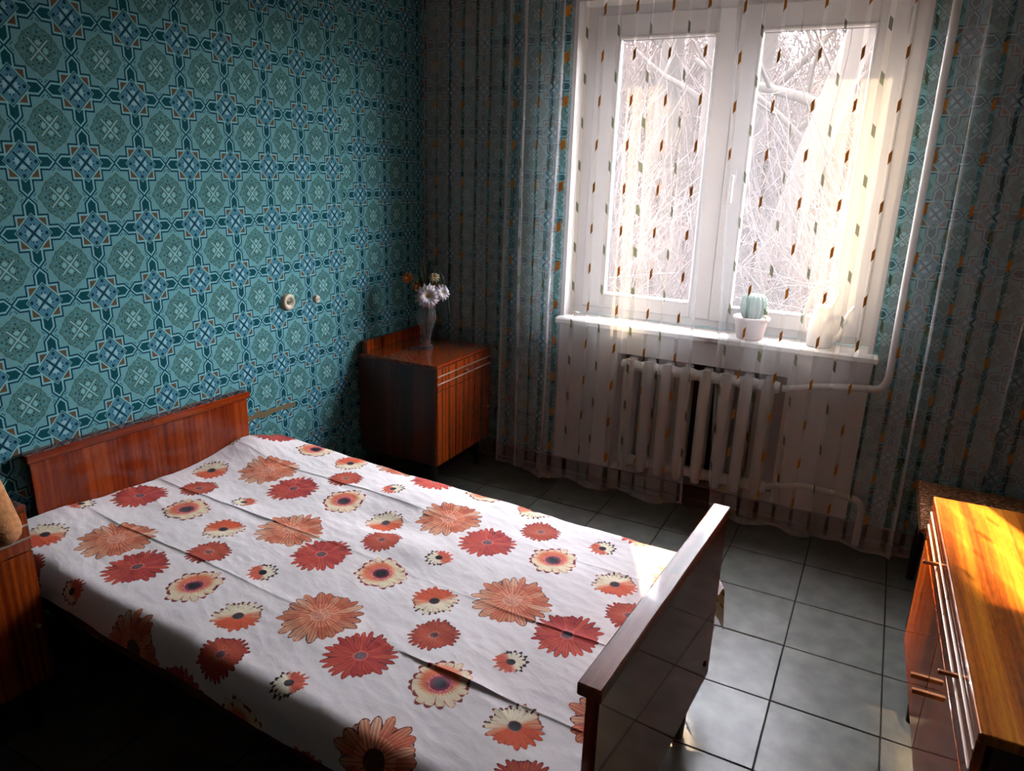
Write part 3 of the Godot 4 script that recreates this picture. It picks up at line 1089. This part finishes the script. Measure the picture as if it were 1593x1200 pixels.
func curtain_panel(called: String, label: String, xa: Callable, xb: Callable, phase_orange: float, y_orange: float, folds: Array, sd: int) -> void:
	var f := FastNoiseLite.new()
	f.seed = sd
	f.frequency = 1.0
	var top := CEIL - 0.05
	var bot := 0.022
	var cols := 460
	var rows := 60
	var P := []
	var UV := []
	for r in rows:
		var t := r / (rows - 1.0)
		var y := lerpf(top, bot, t)
		var x0: float = xa.call(y)
		var x1: float = xb.call(y)
		var amp := 0.009 + 0.024 * t * t * t
		for c in cols:
			var k := c / (cols - 1.0)
			var x := lerpf(x0, x1, k)
			var z := 0.128 + amp * sin(x * TAU / 0.32 + 1.3 * f.get_noise_2d(x * 2.0, y * 0.4) * 2.0 + sd) + 0.35 * amp * sin(x * TAU / 0.16 + 2.0 * f.get_noise_2d(x * 3.0, y * 0.5 + 9.0)) + 0.02 * f.get_noise_2d(x * 1.5, y * 0.6 + 4.0)
			var xs := x
			for fd in folds:
				# a pleat: the cloth doubles back on itself
				var d: float = (x - fd[0] - 0.02 * (y - 1.3) * fd[2]) / 0.02
				if absf(d) < 3.0:
					xs += -fd[1] * d * exp(-d * d) * 1.2
					z += fd[1] * 1.1 * exp(-d * d * 0.7)
			var hem := 0.006 * sin(x * TAU / 0.16) * smoothstep(0.9, 1.0, t)
			z = maxf(z, 0.104)
			# behind the nightstand the cloth is pressed back towards the wall
			var pressed := 1.0 - smoothstep(0.56, 0.8, x)
			z = lerpf(z, 0.03 + clampf((z - 0.104) * 0.45, 0.0, 0.05), pressed)
			P.append(Vector3(xs, y + hem, z))
			UV.append(Vector2((x - phase_orange) / 0.16 + 0.25, (y_orange - y) / 0.197 + 0.05 / 0.197))
	var b := MB.new()
	b.grid(P, UV, cols, Vector3(0, 0, 1))
	# the cloth has a front and a back, a thread's thickness apart
	var front := b.v.size()
	for k in front:
		b.vert(b.v[k] - b.n[k] * 0.0012, -b.n[k], b.u[k])
	for k in range(0, b.i.size(), 3):
		b.i.append(b.i[k] + front); b.i.append(b.i[k + 2] + front); b.i.append(b.i[k + 1] + front)
	var o := thing(called, label, "curtain", Vector3(0, 0, 0), 0.0, "sheer window curtains")
	obj("sheer_cloth", b, M.curtain, o)
	# stitched hems: the bottom, and both side edges
	var hb := MB.new()
	var HP := []
	var HU := []
	for r in [rows - 2, rows - 1]:
		for c in cols:
			var p: Vector3 = P[r * cols + c]
			if r == rows - 2: p = P[(rows - 1) * cols + c].lerp(p, 0.3)
			HP.append(p + Vector3(0, 0, 0.0015))
			HU.append(Vector2(0, 0))
	hb.grid(HP, HU, cols, Vector3(0, 0, 1))
	obj("bottom_hem", hb, M.hem, o)
	for e in 2:
		var EP := []
		var EU := []
		for r in rows:
			for c in 3:
				var p2: Vector3 = P[r * cols + (c * 2 if e == 0 else cols - 1 - c * 2)]
				EP.append(p2 + Vector3(0, 0, 0.0015))
				EU.append(Vector2.ZERO)
		var eb := MB.new()
		eb.grid(EP, EU, 3, Vector3(0, 0, 1))
		obj("side_hem", eb, M.hem, o)

func build_curtains() -> void:
	var m := StandardMaterial3D.new()
	m.albedo_texture = curtain_tex()
	m.roughness = 0.8
	m.transparency = BaseMaterial3D.TRANSPARENCY_ALPHA
	m.backlight_enabled = true
	m.backlight = Color(0.37, 0.37, 0.37)
	m.specular_mode = BaseMaterial3D.SPECULAR_DISABLED
	M.curtain = m
	var h := m.duplicate() as StandardMaterial3D
	h.albedo_texture = null
	h.albedo_color = Color(0.93, 0.93, 0.94, 0.24)
	M.hem = h
	curtain_panel("curtain", "left sheer white curtain with woven orange darts, hanging from the corner to mid window",
		func(_y: float) -> float: return 0.035,
		func(y: float) -> float: return 1.612 + 0.06 * pow(clampf((2.5 - y) / 2.5, 0, 1), 1.3),
		1.09, 2.377, [[0.115, 0.02, 0.3], [0.57, 0.036, 0.3], [0.69, 0.034, -0.5], [0.90, 0.03, 0.4], [1.30, 0.02, 1.0]], 3)
	curtain_panel("curtain", "right sheer white curtain with woven orange darts, hanging from mid window to the right",
		func(y: float) -> float: return 1.685 + 0.13 * pow(clampf((2.5 - y) / 2.5, 0, 1), 1.2),
		func(_y: float) -> float: return 3.1,
		1.88, 2.345, [[1.98, 0.018, -1.0], [2.30, 0.012, 0.5], [2.62, 0.03, -0.6], [2.93, 0.03, 0.6]], 8)
	var rail := thing("curtain_rail", "white curtain rail under the ceiling above the window", "curtain rail", Vector3(0, CEIL - 0.03, 0.128))
	obj("rail", bx(Vector3(ROOM_X / 2, 0.012, 0), Vector3(ROOM_X - 0.04, 0.03, 0.05), 0.004), M.white, rail)

# ======================================================================= small things
func build_vase() -> void:
	var at := Vector3(0.268, 0.7105, 0.362)
	var v := thing("vase", "cut-glass vase with daisies on the corner nightstand", "vase", at)
	var b := MB.new()
	var prof := [Vector2(0.0, 0.0), Vector2(0.036, 0.0), Vector2(0.039, 0.004), Vector2(0.034, 0.018), Vector2(0.026, 0.04), Vector2(0.023, 0.065), Vector2(0.028, 0.095), Vector2(0.039, 0.125), Vector2(0.049, 0.155), Vector2(0.053, 0.18), Vector2(0.05, 0.205), Vector2(0.044, 0.222), Vector2(0.047, 0.236), Vector2(0.044, 0.237), Vector2(0.040, 0.222), Vector2(0.046, 0.2), Vector2(0.048, 0.18), Vector2(0.044, 0.155), Vector2(0.034, 0.125), Vector2(0.022, 0.095), Vector2(0.016, 0.065), Vector2(0.0, 0.05)]
	b.lathe(prof, Vector3.ZERO, 32)
	obj("glass_body", b, M.vase, v)
	# cut ribs standing proud on the belly
	var ribs := MB.new()
	for k in 12:
		var a := TAU * k / 12.0
		var path := []
		var rr := []
		for j in 9:
			var t := j / 8.0
			var y := 0.1 + 0.11 * t
			var rad := lerpf(0.0295, 0.053, smoothstep(0.0, 0.72, t)) - 0.004 * smoothstep(0.75, 1.0, t)
			var aa := a + 0.5 * (t - 0.5)
			path.append(Vector3(cos(aa) * rad, y, sin(aa) * rad))
			rr.append(0.0022)
		ribs.tube(path, rr, 6)
	obj("cut_ribs", ribs, M.vase, v)
	# flowers: stem, petals, centre
	var green := mat(Color(0.16, 0.26, 0.13), 0.5)
	var dkgreen := mat(Color(0.1, 0.18, 0.1), 0.5)
	var white := mat(Color(0.86, 0.84, 0.88), 0.7)
	var orange := mat(Color(0.72, 0.36, 0.1), 0.7)
	var yellow := mat(Color(0.75, 0.6, 0.12), 0.8)
	var cream := mat(Color(0.84, 0.78, 0.6), 0.7)
	var list := [
		[Vector3(0.335, 1.02, 0.45), Vector3(0.65, 0.15, 0.72), 0.07, 15, white, yellow, "large white daisy in the glass vase, facing the room"],
		[Vector3(0.385, 1.035, 0.395), Vector3(0.85, 0.25, 0.4), 0.05, 13, white, yellow, "smaller white daisy just behind the large one in the vase"],
		[Vector3(0.19, 1.095, 0.42), Vector3(0.4, 0.5, 0.75), 0.034, 12, orange, cream, "orange flower with a pale centre, outermost on the left of the vase"],
		[Vector3(0.255, 1.06, 0.43), Vector3(0.3, 0.6, 0.7), 0.03, 12, orange, yellow, "small orange flower tucked above the large daisy"],
		[Vector3(0.325, 1.105, 0.37), Vector3(0.5, 0.6, 0.6), 0.032, 10, cream, orange, "half-open cream flower topmost in the vase"],
	]
	for e in list:
		var pos: Vector3 = e[0]
		var dir: Vector3 = e[1].normalized()
		var fl := thing("artificial_flower", e[6], "flower", at + Vector3(0, 0.05, 0), 0.0, "flowers in the glass vase")
		var o := at + Vector3(0, 0.05, 0)
		var head := pos - o
		obj("stem", tub(smooth_path([Vector3(0.004 * sin(pos.x * 90), 0.005, 0.004 * cos(pos.x * 90)), Vector3(head.x * 0.12, 0.17, head.z * 0.12), head - dir * 0.03, head]), 0.0022, 6), green, fl)
		var t := Transform3D(Basis(Quaternion(Vector3.UP, dir)), head)
		var pb := MB.new()
		var n: int = e[3]
		for layer in 2:
			for k in n:
				var a := TAU * (k + 0.5 * layer) / n + 0.1 * hash1(k, layer)
				var R: float = e[2] * (0.88 + 0.15 * hash1(k, 5 + layer)) * (1.0 - 0.12 * layer)
				var PP := []
				var UU := []
				for j in 6:
					var s := j / 5.0
					var wd: float = e[2] * 0.105 * sqrt(maxf(0.02, 1.0 - pow(s * 1.25 - 0.45, 4.0) * 2.2))
					for cc in 3:
						var x := 0.1 * R + s * R * 0.9
						var up: float = 0.012 * layer + 0.02 * sin(s * 2.4) * e[2] / 0.06 - 0.012 * s * s - 0.003 * (1 if cc == 1 else 0)
						PP.append(t * (Basis(Vector3.UP, a) * Vector3(x, up, (cc - 1) * wd)))
						UU.append(Vector2.ZERO)
				pb.grid(PP, UU, 3, dir)
		obj("petals", pb, e[4], fl)
		var cb := MB.new()
		var cr: float = e[2] * 0.24
		cb.lathe([Vector2(0.0, cr * 1.0), Vector2(cr * 0.5, cr * 0.92), Vector2(cr * 0.9, cr * 0.6), Vector2(cr, cr * 0.2), Vector2(cr * 0.8, -cr * 0.2), Vector2(0.0, -cr * 0.4)], Vector3.ZERO, 14, t)
		obj("flower_centre", cb, e[5], fl)
	# long arching grass blades and dark leaves
	var gr := thing("grass_spray", "spray of long arching artificial grass in the glass vase", "foliage", at + Vector3(0, 0.05, 0))
	for k in 16:
		var a := -0.9 + 2.6 * hash1(k, 1) if k < 11 else 1.9 + 2.8 * hash1(k, 1)
		var reach := 0.13 + 0.15 * hash1(k, 2)
		var d := Vector3(cos(a), 0, sin(a) * 0.8)
		if absf((at + d * reach).x) < 0.03 or (at + d * reach).x < 0.03: reach = 0.12
		if (at + d * reach).z < 0.2: reach = minf(reach, 0.14)
		var hh := 0.30 + 0.13 * hash1(k, 3)
		var fall := 0.05 + 0.24 * hash1(k, 4)
		var pth := smooth_path([Vector3(0, 0.01, 0) + d * 0.006, d * 0.02 + Vector3(0, 0.16, 0), d * reach * 0.45 + Vector3(0, hh, 0), d * reach * 0.85 + Vector3(0, hh - 0.02, 0), d * reach * 1.0 + Vector3(0, hh - fall, 0)], 6)
		var PP2 := []
		var UU2 := []
		var sd := d.cross(Vector3.UP).normalized()
		for j in pth.size():
			var wd2 := 0.0024 * (1.0 - pow(j / (pth.size() - 1.0), 3.0)) + 0.0004
			for cc in 3:
				PP2.append(pth[j] + sd * (cc - 1) * wd2 + Vector3(0, -0.0008 if cc == 1 else 0.0, 0))
				UU2.append(Vector2.ZERO)
		var gb := MB.new()
		gb.grid(PP2, UU2, 3, Vector3.UP)
		obj("blade", gb, green if k % 2 else dkgreen, gr)
	var lv := thing("leaf_spray", "dark green leaves filling the neck of the glass vase", "foliage", at + Vector3(0, 0.05, 0))
	for k in 22:
		var a2 := TAU * hash1(k, 11)
		var d2 := Vector3(cos(a2), 0, sin(a2))
		var h2 := 0.2 + 0.2 * hash1(k, 12)
		var out := 0.03 + 0.06 * hash1(k, 13)
		var p0 := d2 * 0.01 + Vector3(0, 0.16, 0)
		var p1 := d2 * out * 0.6 + Vector3(0, h2, 0)
		var p2 := d2 * (out + 0.03) + Vector3(0, h2 + 0.02, 0)
		var pth2 := smooth_path([p0, p1, p2], 5)
		var PP3 := []
		var UU3 := []
		var sd2 := d2.cross(Vector3.UP).normalized()
		for j in pth2.size():
			var t2 := j / (pth2.size() - 1.0)
			var wd3 := 0.001 + 0.009 * sin(PI * clampf((t2 - 0.35) / 0.65, 0.0, 1.0))
			for cc in 3:
				PP3.append(pth2[j] + sd2 * (cc - 1) * wd3 - Vector3(0, 0.003 if cc == 1 else 0.0, 0))
				UU3.append(Vector2.ZERO)
		var lb := MB.new()
		lb.grid(PP3, UU3, 3, Vector3.UP)
		obj("leaf", lb, dkgreen, lv)

func build_sill_things() -> void:
	var y := 0.9147
	var pot := thing("flower_pot", "wide white plastic flower pot on the window sill", "flower pot", Vector3(1.885, y, -0.01))
	var pm := mat(Color(0.82, 0.76, 0.75), 0.4)
	var b := MB.new()
	b.lathe([Vector2(0.0, 0.0), Vector2(0.058, 0.0), Vector2(0.062, 0.006), Vector2(0.076, 0.09), Vector2(0.084, 0.092), Vector2(0.086, 0.106), Vector2(0.08, 0.108), Vector2(0.074, 0.1), Vector2(0.07, 0.086), Vector2(0.0, 0.084)], Vector3.ZERO, 32)
	obj("pot_body", b, pm, pot)
	var so := MB.new()
	so.lathe([Vector2(0.0, 0.0875), Vector2(0.04, 0.089), Vector2(0.071, 0.0865)], Vector3.ZERO, 24)
	obj("soil", so, mat(Color(0.12, 0.09, 0.07), 1.0), pot)
	var ca := thing("cactus", "round ribbed grey-green cactus growing in the white pot", "cactus", Vector3(1.885, y + 0.085, -0.01))
	var cb := MB.new()
	var P := []
	var UV := []
	for r in 25:
		var t := r / 24.0
		var ry := 0.006 + 0.125 * (1.0 - cos(t * PI)) * 0.5
		var rad: float = 0.058 * sqrt(maxf(0.0, 1.0 - pow(t * 2.0 - 1.0, 2.0) * 0.98)) * (1.0 if t > 0.5 else lerpf(0.85, 1.0, t * 2.0))
		for q in 85:
			var an := TAU * q / 84.0
			var rr := rad * (1.0 + 0.07 * cos(an * 14.0))
			P.append(Vector3(cos(an) * rr, ry, sin(an) * rr))
			UV.append(Vector2(q / 84.0, t))
	cb.grid(P, UV, 85, Vector3.UP, Vector3(0, 0.06, 0))
	obj("cactus_body", cb, mat(Color(0.36, 0.46, 0.42), 0.7), ca)
	var sp := MB.new()
	for k in 14:
		for j in 9:
			var an2 := TAU * k / 14.0
			var t3 := 0.15 + j * 0.09
			var c3 := Vector3(cos(an2) * 0.061 * sqrt(1.0 - pow(t3 * 2 - 1, 2.0)), 0.006 + 0.125 * (1.0 - cos(t3 * PI)) * 0.5, sin(an2) * 0.061 * sqrt(1.0 - pow(t3 * 2 - 1, 2.0)))
			for s in 3:
				var dd := (c3 - Vector3(0, 0.06, 0)).normalized() + Vector3(hash1(k, j + s) - 0.5, hash1(j, k + s) - 0.5, hash1(s, j + k) - 0.5)
				sp.tube([c3, c3 + dd.normalized() * 0.011], [0.0006, 0.0002], 3, false)
	tag(obj("spines", sp, mat(Color(0.75, 0.72, 0.62), 0.7), ca), "", "", "", "stuff")
	# watering can
	var wc := thing("watering_can", "tall white plastic watering can with a loop handle on the window sill", "watering can", Vector3(2.195, y, -0.03))
	var wm := mat(Color(0.85, 0.84, 0.83), 0.35)
	var wb := MB.new()
	wb.lathe([Vector2(0.0, 0.0), Vector2(0.052, 0.0), Vector2(0.056, 0.006), Vector2(0.058, 0.05), Vector2(0.055, 0.11), Vector2(0.043, 0.15), Vector2(0.036, 0.175), Vector2(0.038, 0.19), Vector2(0.034, 0.19), Vector2(0.032, 0.175), Vector2(0.038, 0.15), Vector2(0.0, 0.02)], Vector3.ZERO, 28)
	obj("can_body", wb, wm, wc)
	obj("can_handle", tub(smooth_path([Vector3(0.028, 0.182, 0), Vector3(0.05, 0.26, 0), Vector3(0.0, 0.3, 0), Vector3(-0.045, 0.27, 0), Vector3(-0.075, 0.17, 0), Vector3(-0.075, 0.09, 0), Vector3(-0.052, 0.05, 0)]), 0.0085, 10), wm, wc)
	var spt := MB.new()
	spt.tube(smooth_path([Vector3(0.05, 0.03, 0), Vector3(0.085, 0.07, 0), Vector3(0.1, 0.15, 0), Vector3(0.125, 0.2, 0)], 5), [0.014, 0.013, 0.012, 0.012, 0.011, 0.011, 0.01, 0.01, 0.009, 0.009, 0.009, 0.008, 0.008, 0.008, 0.008, 0.008], 10)
	obj("spout", spt, wm, wc)

# smooth union of tapered capsules, meshed as surface nets
func blob(caps: Array, cell: float, k: float) -> MB:
	var lo := Vector3.ONE * 1e9
	var hi := -lo
	for c in caps:
		for e in [[c[0], c[2]], [c[1], c[3]]]:
			lo = lo.min(e[0] - Vector3.ONE * (e[1] + 2.5 * cell))
			hi = hi.max(e[0] + Vector3.ONE * (e[1] + 2.5 * cell))
	var n := Vector3i(((hi - lo) / cell).ceil()) + Vector3i.ONE
	var F := PackedFloat32Array()
	F.resize(n.x * n.y * n.z)
	for z in n.z:
		for y in n.y:
			for x in n.x:
				var p := lo + Vector3(x, y, z) * cell
				var d := 1e3
				for c in caps:
					var a: Vector3 = c[0]
					var b: Vector3 = c[1]
					var ab := b - a
					var t := clampf((p - a).dot(ab) / maxf(ab.length_squared(), 1e-9), 0.0, 1.0)
					var dc := p.distance_to(a + ab * t) - lerpf(c[2], c[3], t)
					var h := maxf(k - absf(d - dc), 0.0) / k
					d = minf(d, dc) - h * h * k * 0.25
				F[(z * n.y + y) * n.x + x] = d
	var m := MB.new()
	var id := {}
	var at := func(x: int, y: int, z: int) -> float: return F[(z * n.y + y) * n.x + x]
	for z in n.z - 1:
		for y in n.y - 1:
			for x in n.x - 1:
				var sum := Vector3.ZERO
				var cnt := 0
				var g := Vector3.ZERO
				var cv := []
				for j in 8:
					cv.append(at.call(x + (j & 1), y + ((j >> 1) & 1), z + (j >> 2)))
				for e in [[0, 1], [2, 3], [4, 5], [6, 7], [0, 2], [1, 3], [4, 6], [5, 7], [0, 4], [1, 5], [2, 6], [3, 7]]:
					var f0: float = cv[e[0]]
					var f1: float = cv[e[1]]
					if (f0 < 0.0) != (f1 < 0.0):
						var t2 := f0 / (f0 - f1)
						var p0 := Vector3(e[0] & 1, (e[0] >> 1) & 1, e[0] >> 2)
						var p1 := Vector3(e[1] & 1, (e[1] >> 1) & 1, e[1] >> 2)
						sum += p0.lerp(p1, t2)
						cnt += 1
				if cnt == 0: continue
				g.x = cv[1] + cv[3] + cv[5] + cv[7] - cv[0] - cv[2] - cv[4] - cv[6]
				g.y = cv[2] + cv[3] + cv[6] + cv[7] - cv[0] - cv[1] - cv[4] - cv[5]
				g.z = cv[4] + cv[5] + cv[6] + cv[7] - cv[0] - cv[1] - cv[2] - cv[3]
				var pp := lo + (Vector3(x, y, z) + sum / cnt) * cell
				id[Vector3i(x, y, z)] = m.vert(pp, g.normalized(), Vector2(pp.x + pp.z * 0.7, pp.y) * 6.0)
	for c in id.keys():
		for ax in 3:
			var b1 := (ax + 1) % 3
			var b2 := (ax + 2) % 3
			var c2: Vector3i = c
			var nxt := c2
			nxt[ax] += 1
			if (at.call(c2.x, c2.y, c2.z) < 0.0) == (at.call(nxt.x, nxt.y, nxt.z) < 0.0): continue
			var q1 := c2
			var q2 := c2
			var q3 := c2
			q1[b1] -= 1
			q2[b1] -= 1
			q2[b2] -= 1
			q3[b2] -= 1
			if id.has(q1) and id.has(q2) and id.has(q3):
				m.tri(id[c2], id[q1], id[q2])
				m.tri(id[c2], id[q2], id[q3])
	return m

func build_plush() -> void:
	# a sitting plush bear; only its arm and one foot reach into the picture
	var at := Vector3(0.2, 0.729, 2.785)
	var t := thing("plush_toy", "tan furry plush toy sitting on the nightstand beside the headboard", "plush toy", at)
	var fur := mat(Color(0.9, 0.64, 0.42), 1.0)
	fur.albedo_texture = noise_tex(0.06, Color(0.75, 0.72, 0.68), Color(1, 1, 1), 128, 61, 3)
	fur.normal_enabled = true
	fur.normal_texture = bump_tex(0.25, 5.0, 256, 62)
	fur.normal_scale = 0.6
	fur.rim_enabled = true
	fur.rim = 0.5
	var body := [
		[Vector3(0, 0.1, 0), Vector3(0, 0.2, 0), 0.1, 0.08],
		[Vector3(0, 0.32, 0.0), Vector3(0.01, 0.325, 0.0), 0.09, 0.09],
		[Vector3(0.08, 0.3, 0), Vector3(0.1, 0.295, 0), 0.04, 0.035],
		[Vector3(0.0, 0.4, -0.07), Vector3(0, 0.405, -0.07), 0.032, 0.03],
		[Vector3(0.0, 0.4, 0.07), Vector3(0, 0.405, 0.07), 0.032, 0.03],
		[Vector3(0.0, 0.22, -0.07), Vector3(0.14, 0.15, -0.165), 0.042, 0.043],
		[Vector3(0.14, 0.15, -0.165), Vector3(0.235, -0.03, -0.165), 0.043, 0.046],
		[Vector3(0.0, 0.22, 0.07), Vector3(0.04, 0.12, 0.15), 0.042, 0.04],
		[Vector3(0.03, 0.06, -0.06), Vector3(0.09, 0.055, -0.13), 0.055, 0.05],
		[Vector3(0.03, 0.06, 0.06), Vector3(0.13, 0.055, 0.12), 0.055, 0.05],
		[Vector3(0.05, 0.045, -0.19), Vector3(0.05, 0.075, -0.2), 0.04, 0.036],
	]
	obj("plush_body", blob(body, 0.011, 0.03), fur, t)
	for s in [-1, 1]:
		var e := MB.new()
		e.lathe([Vector2(0.0, 0.008), Vector2(0.006, 0.006), Vector2(0.008, 0.0), Vector2(0.0, -0.006)], Vector3.ZERO, 12, Transform3D(Basis(Vector3.BACK, -PI / 2), Vector3(0.083, 0.345, 0.036 * s)))
		obj("eye", e, M.black, t)
	var no := MB.new()
	no.lathe([Vector2(0.0, 0.012), Vector2(0.012, 0.009), Vector2(0.015, 0.0), Vector2(0.0, -0.008)], Vector3.ZERO, 14, Transform3D(Basis(Vector3.BACK, -PI / 2), Vector3(0.132, 0.307, 0)))
	obj("nose", no, M.black, t)

# ======================================================================= outside
func grow(b: MB, p: Vector3, d: Vector3, r: float, length: float, depth: int, sd: int) -> void:
	var n := 5
	var path := [p]
	var rr := [r]
	var q := p
	var dd := d
	for j in n:
		dd = (dd + Vector3(hash1(sd, j) - 0.5, hash1(sd, j + 10) - 0.42, hash1(sd, j + 20) - 0.5) * 0.35).normalized()
		q += dd * length / n
		path.append(q)
		rr.append(maxf(r * (1.0 - 0.55 * (j + 1) / n), 0.004))
	b.tube(path, rr, 8 if r > 0.05 else (5 if r > 0.015 else 3), false)
	if depth <= 0: return
	var kids := 3 if depth > 1 else 4
	for k in kids:
		var j2 := 2 + k % 4
		var pd := Vector3(hash1(sd + k, 31) - 0.5, hash1(sd + k, 32) - 0.25, hash1(sd + k, 33) - 0.5).normalized()
		grow(b, path[j2], (dd * 0.5 + pd).normalized(), rr[j2] * 0.6, length * (0.55 + 0.25 * hash1(sd + k, 34)), depth - 1, sd * 7 + k * 13 + 1)

func tree(label: String, base: Vector3, lean: Vector3, r: float, h: float, branches: Array, sd: int) -> void:
	var t := thing("bare_tree", label, "tree", base, 0.0, "bare trees outside the window")
	var b := MB.new()
	var path := []
	var rr := []
	for j in 9:
		var s := j / 8.0
		path.append(Vector3.UP * h * s + lean * h * s + Vector3(sin(s * 5.0 + sd), 0, cos(s * 4.0 + sd)) * 0.12 * s)
		rr.append(r * (1.25 - 0.25 * minf(1.0, s * 8.0)) * (1.0 - 0.5 * s))
	b.tube(path, rr, 14, false)
	obj("trunk", b, M.bark, t)
	for e in branches:
		var br := MB.new()
		var at: float = e[0]
		var p: Vector3 = Vector3.UP * h * at + lean * h * at
		grow(br, p, e[1].normalized(), e[2], e[3], 3, sd * 17 + int(at * 100.0))
		obj("branch", br, M.bark, t)

func build_outside() -> void:
	# earth bank, a storey below the window and rising away from it
	var g := MB.new()
	var f := FastNoiseLite.new()
	f.seed = 5
	f.frequency = 0.15
	var P := []
	var UV := []
	for r in 50:
		for c in 60:
			var z := -0.6 - pow(r / 49.0, 1.6) * 60.0
			var x := (c / 59.0 - 0.5) * (14.0 + absf(z) * 2.2) - 1.0
			var y := -1.3 + 4.2 * smoothstep(-3.0, -40.0, z) + 0.3 * f.get_noise_2d(x, z) * smoothstep(-1.0, -6.0, z)
			P.append(Vector3(x, y, z))
			UV.append(Vector2(x, z))
	g.grid(P, UV, 60, Vector3.UP)
	struct("ground_outside", g, M.ground, "leaf-strewn bank beyond the window")
	var S := Vector3(-1, 0.6, 0.2)
	tree("thick bare tree trunk seen through the left pane", Vector3(-1.5, -1.0, -9.5), Vector3(0.03, 0, 0), 0.27, 9.0, [[0.52, Vector3(-0.8, 0.7, 0.1), 0.09, 2.2], [0.56, Vector3(1, 0.9, 0.2), 0.08, 2.6], [0.7, Vector3(-0.6, 1, 0), 0.08, 2.5]], 1)
	tree("slender bare tree at the right edge of the left pane", Vector3(-0.45, -1.0, -8.5), Vector3(0.02, 0, 0), 0.16, 8.0, [[0.45, Vector3(-1, 0.75, 0.0), 0.06, 1.8], [0.6, Vector3(0.7, 0.8, 0.3), 0.06, 2.0]], 2)
	tree("leaning bare tree at the left edge of the right pane", Vector3(-0.15, -1.0, -10.0), Vector3(0.06, 0, 0), 0.19, 8.0, [[0.38, Vector3(1, 0.45, 0.1), 0.07, 2.6], [0.5, Vector3(0.9, 0.8, 0), 0.07, 2.4]], 3)
	tree("thick leaning bare tree seen through the right pane", Vector3(0.6, -1.0, -8.0), Vector3(0.22, 0, 0), 0.26, 8.0, [[0.45, Vector3(-1, 0.5, 0.1), 0.08, 2.3], [0.55, Vector3(0.8, 0.8, 0.1), 0.08, 2.2], [0.38, Vector3(-0.9, 0.9, -0.1), 0.05, 1.8]], 4)
	# the big tree that throws the broad shadow across the window
	tree("big bare tree out of sight to the left of the window", Vector3(-2.97, -1.0, -10.2), Vector3(0.0, 0, 0), 0.55, 14.0, [[0.66, Vector3(1, 0.5, 0.1), 0.1, 3.2], [0.72, Vector3(0.9, 0.2, -0.1), 0.07, 2.6], [0.6, Vector3(1, 0.25, 0.2), 0.06, 2.2], [0.8, Vector3(-0.8, 0.8, 0.1), 0.12, 3.0]], 5)
	# thicket of twigs
	var tw := MB.new()
	for k in 46:
		var d := Vector3(hash1(k, 1) - 0.5, 0.9 + 0.5 * hash1(k, 2), hash1(k, 3) - 0.5).normalized()
		grow(tw, Vector3((hash1(k, 4) - 0.5) * 0.9, 0, (hash1(k, 5) - 0.5) * 0.9), d, 0.014, 1.0 + 0.9 * hash1(k, 6), 1, k * 3 + 200)
	var mm := MultiMesh.new()
	mm.transform_format = MultiMesh.TRANSFORM_3D
	mm.mesh = tw.mesh()
	mm.instance_count = 230
	for k in 230:
		var z := -4.5 - 26.0 * pow(hash1(k, 51), 1.3)
		var x := 1.7 + (z) * 0.14 + (hash1(k, 52) - 0.5) * (3.0 + absf(z) * 0.75)
		var y := -1.35 + 4.2 * smoothstep(-3.0, -40.0, z)
		var sc := (0.8 + 0.7 * hash1(k, 53)) * (1.0 + 1.1 * smoothstep(-5.0, -16.0, z))
		var az := (x - 2.41) / (3.53 - z)
		if az > -0.2 and az < -0.09: sc *= 0.45
		mm.set_instance_transform(k, Transform3D(Basis(Vector3.UP, TAU * hash1(k, 54)).scaled(Vector3(sc, sc * 0.95, sc)), Vector3(x, y, z)))
	var mi := MultiMeshInstance3D.new()
	mi.name = "thicket"
	mi.multimesh = mm
	mi.material_override = M.twig
	add_child(mi)
	tag(mi, "pinkish-brown thicket of bare twigs beyond the window", "bushes", "", "stuff")
